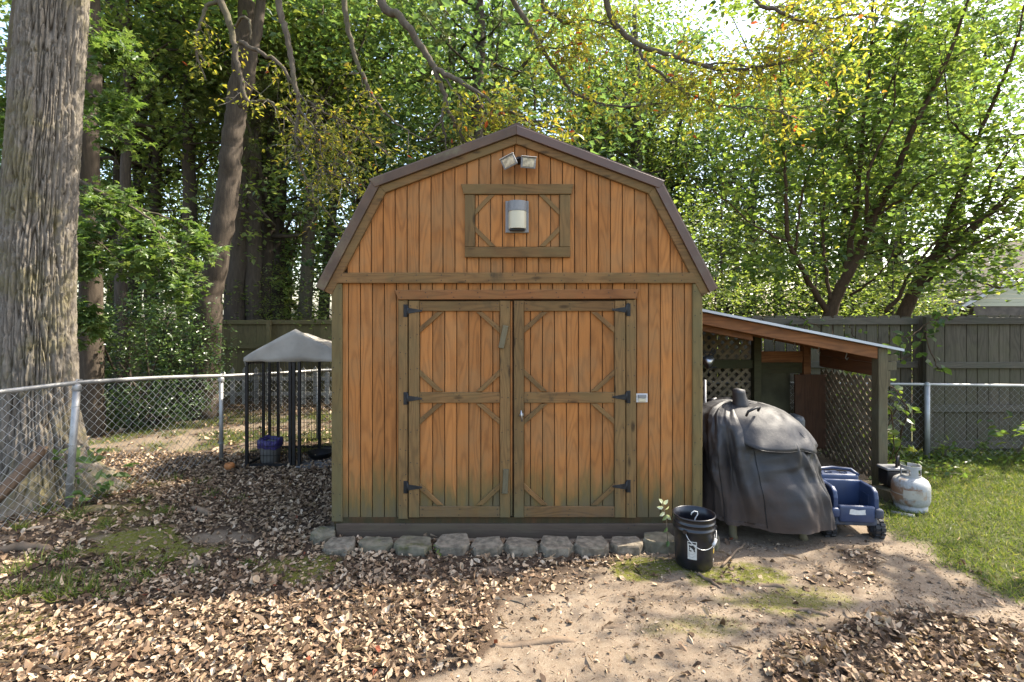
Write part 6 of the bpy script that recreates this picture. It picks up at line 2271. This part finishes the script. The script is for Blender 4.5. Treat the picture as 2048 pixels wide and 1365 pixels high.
nn = len(X2)
nr2 = flat_normals(rng, nn, .5); A2 = rand_units(rng, nn); A2 = A2 - nr2 * (A2 * nr2).sum(1)[:, None]
L2_ = rng.uniform(.006, .022, nn) * np.where(rng.random(nn) < .12, 2.0, 1)
crumbs = leaf_object('earth_litter', [leaf_arrays(np.stack([X2, Y2, ground_z(X2, Y2) + .002], 1), A2, nr2, L2_, L2_ * rng.uniform(.12, .6, nn), 'diamond', np.clip(rng.beta(1.2, 1.8, nn), 0, .96))], M['litter'], None)
tag(crumbs, 'crumbs of bark and broken leaf scattered over the bare earth', None, None, 'stuff')
X3, Y3 = sample(moss_mask, -4, 4, 2.6, 5.2, 9000)
M['moss'] = leafmat('moss_strand', [(0, (.055, .062, .010)), (.5, (.11, .115, .018)), (1, (.19, .18, .035))], .2, .9, .1)
mo_ = leaf_object('moss_patch', [blades(X3, Y3, .004, .014, .5, .25, .004, 1.2)], M['moss'], None)
tag(mo_, 'short yellow green moss in patches on the earth', None, None, 'stuff')
X4, Y4 = sample(lambda x, y: (pxy(x, y)[1] > 1085) * (grass_mask(x, y) < .5) * .5, -1.5, 4.5, 2.2, 4.6, 700)
ov = np.array([(1, 0, 0), (0, 1, 0), (-1, 0, 0), (0, -1, 0), (0, 0, .7), (0, 0, -.5)])
of = np.array([(0, 1, 4), (1, 2, 4), (2, 3, 4), (3, 0, 4), (1, 0, 5), (2, 1, 5), (3, 2, 5), (0, 3, 5)])
n4_ = len(X4)
sz = rng.gamma(1.6, .0022, n4_) + .002
Vp = ov[None] * sz[:, None, None] * rng.uniform(.7, 1.3, (n4_, 6, 3)) + np.stack([X4, Y4, ground_z(X4, Y4)], 1)[:, None, :]
Fp = (of[None] + (np.arange(n4_) * 6)[:, None, None]).reshape(-1, 3)
pb = link_mesh('gravel', np_mesh('gravel', Vp.reshape(-1, 3), Fp, None, True), plain('small_pebble', (.24, .19, .145), .9, 0, .4, 60, .2, .2))
tag(pb, 'tiny pebbles and grit on the bare earth', None, None, 'stuff')
X5, Y5 = sample(lambda x, y: np.clip(litter_density(x, y) + .12, 0, 1) * (y < 6.9), -5, 5, 2.2, 6.5, 60)
n5 = len(X5)
A5 = unit(np.stack([rng.normal(size=n5), rng.normal(size=n5), rng.normal(size=n5) * .2], 1))
N5 = flat_normals(rng, n5, .3); N5 = unit(N5 - A5 * (A5 * N5).sum(1)[:, None])
L5 = rng.uniform(.04, .16, n5)
tg_ = leaf_object('twig_litter', [leaf_arrays(np.stack([X5, Y5, ground_z(X5, Y5) + .016], 1), A5, N5, L5, np.full(n5, .005), 'diamond', rng.uniform(.1, .8, n5), None, rng.normal(0, .15, n5))], M['litter'], None)
tag(tg_, 'thin dry twigs among the fallen leaves', None, None, 'stuff')
variants = []
for v in range(24):
    a, f, t = curl_leaves(np.zeros(1), np.zeros(1), np.zeros(1), None, (.036, .060))
    me = np_mesh('fallen_leaf_%d' % v, a, f, {'tint': t}); me.materials.append(M['litter'])
    variants.append(me)
for k_, i in enumerate(near_i):
    o = bpy.data.objects.new('fallen_leaf', variants[k_ % 24])
    o.location = (X[i], Y[i], Z[i] + .006)
    o.rotation_euler = (rng.normal() * .2, rng.normal() * .2, rng.uniform(0, 6.28))
    COL.objects.link(o)
    tag(o, 'dry curled brown leaf lying at the near edge of the yard', 'leaf', 'fallen leaves at the near edge of the yard')
# farther litter, larger flakes over the back yard
X, Y = sample(litter_density, -9, 1, 6.9, 10.6, 260)
leaf_object('leaf_litter', [curl_leaves(X, Y, ground_z(X, Y) + .004, None, (.06, .10))], M['litter'], None)
tag(bpy.data.objects['leaf_litter.001'], 'dry leaves strewn over the back yard beyond the chain link fence', None, None, 'stuff')

X, Y = sample(grass_mask, 2.2, 9.6, 2.2, 7.4, 4200)
lg = leaf_object('lawn_grass', [blades(X, Y, .025, .07, .48, .24, .0048, .9)], M['grass'], None)
tag(lg, 'short green grass on the sunny right side of the yard', None, None, 'stuff')
X, Y = sample(grass_mask, -9, .2, 6.7, 10.2, 900)
lg = leaf_object('lawn_grass', [blades(X, Y, .04, .09, .5, .22, .009, .8)], M['grass'], None)
tag(lg, 'thin grass among leaves behind the chain link fence', None, None, 'stuff')
# clover along the right fence
X, Y = sample(lambda x, y: sstep(5.7, 6.5, y + .25 * np.sin(x * 3)) * .9, 3.95, 8.6, 5.6, 6.85, 420)
n = len(X)
nr = flat_normals(rng, n, .5); A = rand_units(rng, n); A = A - nr * (A * nr).sum(1)[:, None]
L = rng.uniform(.03, .065, n)
gc_ = leaf_object('ground_cover', [leaf_arrays(np.stack([X, Y, .02 + rng.random(n) * .06], 1), A, nr, L, L * .8, 'oval', np.clip(rng.normal(.35, .18, n), 0, 1))], M['leaf_redbud'], None)
tag(gc_, 'low clover like ground cover along the foot of the right fence', None, None, 'stuff')
# grass tufts on the left
tg = 'grass tufts by the left chain link fence'
tspots = [(150, 1040, .16), (85, 1030, .12), (200, 1000, .13), (235, 985, .12), (350, 960, .09), (310, 975, .08), (405, 965, .07), (330, 1025, .08), (420, 990, .07), (75, 1130, .10), (140, 1115, .09), (250, 1140, .10), (215, 1130, .08), (170, 1165, .10), (60, 1195, .11), (100, 1205, .10),
          (140, 1200, .12), (15, 1205, .13), (270, 1170, .09), (385, 1150, .07), (500, 1128, .05), (255, 970, .08), (480, 1000, .06), (210, 1055, .07), (120, 1180, .1), (30, 1150, .1), (180, 1190, .09), (230, 1195, .08), (300, 1150, .07), (330, 1120, .06), (110, 1160, .1), (45, 1060, .08), (290, 1005, .08)]
for k_, (px, py, h) in enumerate(tspots):
    d = FPX * HC / (py - HY)
    p = at(px, py, d)
    n = 46
    xs = p.x + rng.normal(size=n) * .038; ys = p.y + rng.normal(size=n) * .03
    a, f, t = blades(xs, ys, h * .6, h * 1.5, .48, .18, .006, .75)
    root_loc = np.array([p.x, p.y, 0])
    o = link_mesh('grass_tuft', np_mesh('grass_tuft', a - root_loc, f, {'tint': t}), M['grass'])
    o.location = root_loc
    tag(o, 'green grass tuft among the leaves near the left fence', 'grass tuft', tg)

# roots, sticks, fallen limb
def stick(pts, rad, label, name='stick', cat='stick', mat='twig', jit=.004):
    po, ro = smooth_poly(pts, rad, 5, jit, rng)
    o = MB().tube(po, ro, 7, True, True, .12, len(label)).build(name, M[mat])
    return tag(o, label, cat)


def gpt(px, py, dz=.0):
    dz = dz - .006
    d = FPX * HC / (py - HY)
    p = at(px, py, d); p.z = float(ground_z(np.array([p.x]), np.array([p.y]))[0]) + dz
    return p


M['root'] = plain('surface_root', (.215, .155, .105), .95, 0, .25, 9, .5, .2, ((.2, .15, .1), .5))
stick([gpt(985, 1292, -.012), gpt(1040, 1292, .0), (gpt(1100, 1285, .006)), gpt(1150, 1282, -.005), gpt(1190, 1288, -.02)], [.018, .022, .024, .02, .012], 'pale root breaking the bare earth near the middle of the foreground', 'tree_root', 'root', 'root')
stick([gpt(1190, 1260, -.012), gpt(1230, 1253, .002), gpt(1270, 1246, -.012)], [.012, .018, .010], 'short pale root in the bare earth below the bucket', 'tree_root', 'root', 'root')
stick([gpt(860, 1302, -.01), gpt(905, 1310, .004), gpt(945, 1322, -.014)], [.014, .018, .010], 'root at the edge of the left leaf heap', 'tree_root', 'root', 'root')
stick([gpt(1395, 1150, .006), gpt(1420, 1163, .012), gpt(1442, 1178, .006)], [.010, .012, .009], 'short grey stick on the mossy earth right of the bucket', 'stick', 'stick', 'root')
stick([gpt(1500, 1178, -.006), gpt(1545, 1172, .006), gpt(1585, 1180, -.01)], [.012, .016, .01], 'root in front of the covered grill', 'tree_root', 'root', 'root')
stick([gpt(1570, 1215, -.008), gpt(1630, 1225, .006), gpt(1675, 1236, -.012)], [.014, .018, .012], 'root at the top of the right leaf heap', 'tree_root', 'root', 'root')
stick([gpt(1445, 1135, .02), gpt(1470, 1110, .03), gpt(1490, 1090, .02)], [.009, .010, .007], 'thin stick leaning at the grill leg', 'stick', 'stick', 'root')
stick([gpt(370, 1128, -.02), gpt(400, 1126, .012), gpt(420, 1128, -.02)], [.02, .035, .02], 'grey root bump among the shaded leaves', 'tree_root', 'root', 'root')
stick([gpt(0, 1108, .02), gpt(50, 1102, .035), gpt(95, 1104, .01), gpt(115, 1112, -.02)], [.03, .036, .03, .02], 'lichen grey root near the left edge of the yard', 'tree_root', 'root', 'root')
stick([gpt(1005, 1203, .012), gpt(1040, 1208, .01), gpt(1060, 1218, .006)], [.005, .004, .003], 'thin bent twig on the sunlit earth below the doors', 'stick', 'stick')
stick([gpt(810, 1250, .05), gpt(835, 1275, .06), gpt(850, 1290, .05)], [.004, .004, .003], 'thin twig in the sunlit leaf heap', 'stick', 'stick')
stick([gpt(480, 930, .03), gpt(500, 950, .03), gpt(515, 965, .02)], [.004, .004, .003], 'thin pale twig by the orange pot', 'stick', 'stick')
stick([gpt(385, 1020, .03), gpt(405, 1030, .04), gpt(420, 1035, .03)], [.018, .03, .022], 'broken chunk of pale wood in the shaded leaves', 'wood_chunk', 'wood chunk', 'root')
M['log'] = barkmat('rotting_bark', (.09, .055, .035), (.26, .18, .12), None, 1.5)
stick([Vector((-4.78, 4.2, .03)), Vector((-4.55, 4.55, .22)), Vector((-4.45, 4.75, .42)), Vector((-4.42, 4.92, .60))], [.075, .065, .055, .04], 'fallen limb leaning on the big trunk behind the chain link', 'fallen_limb', 'log', 'log', .008)
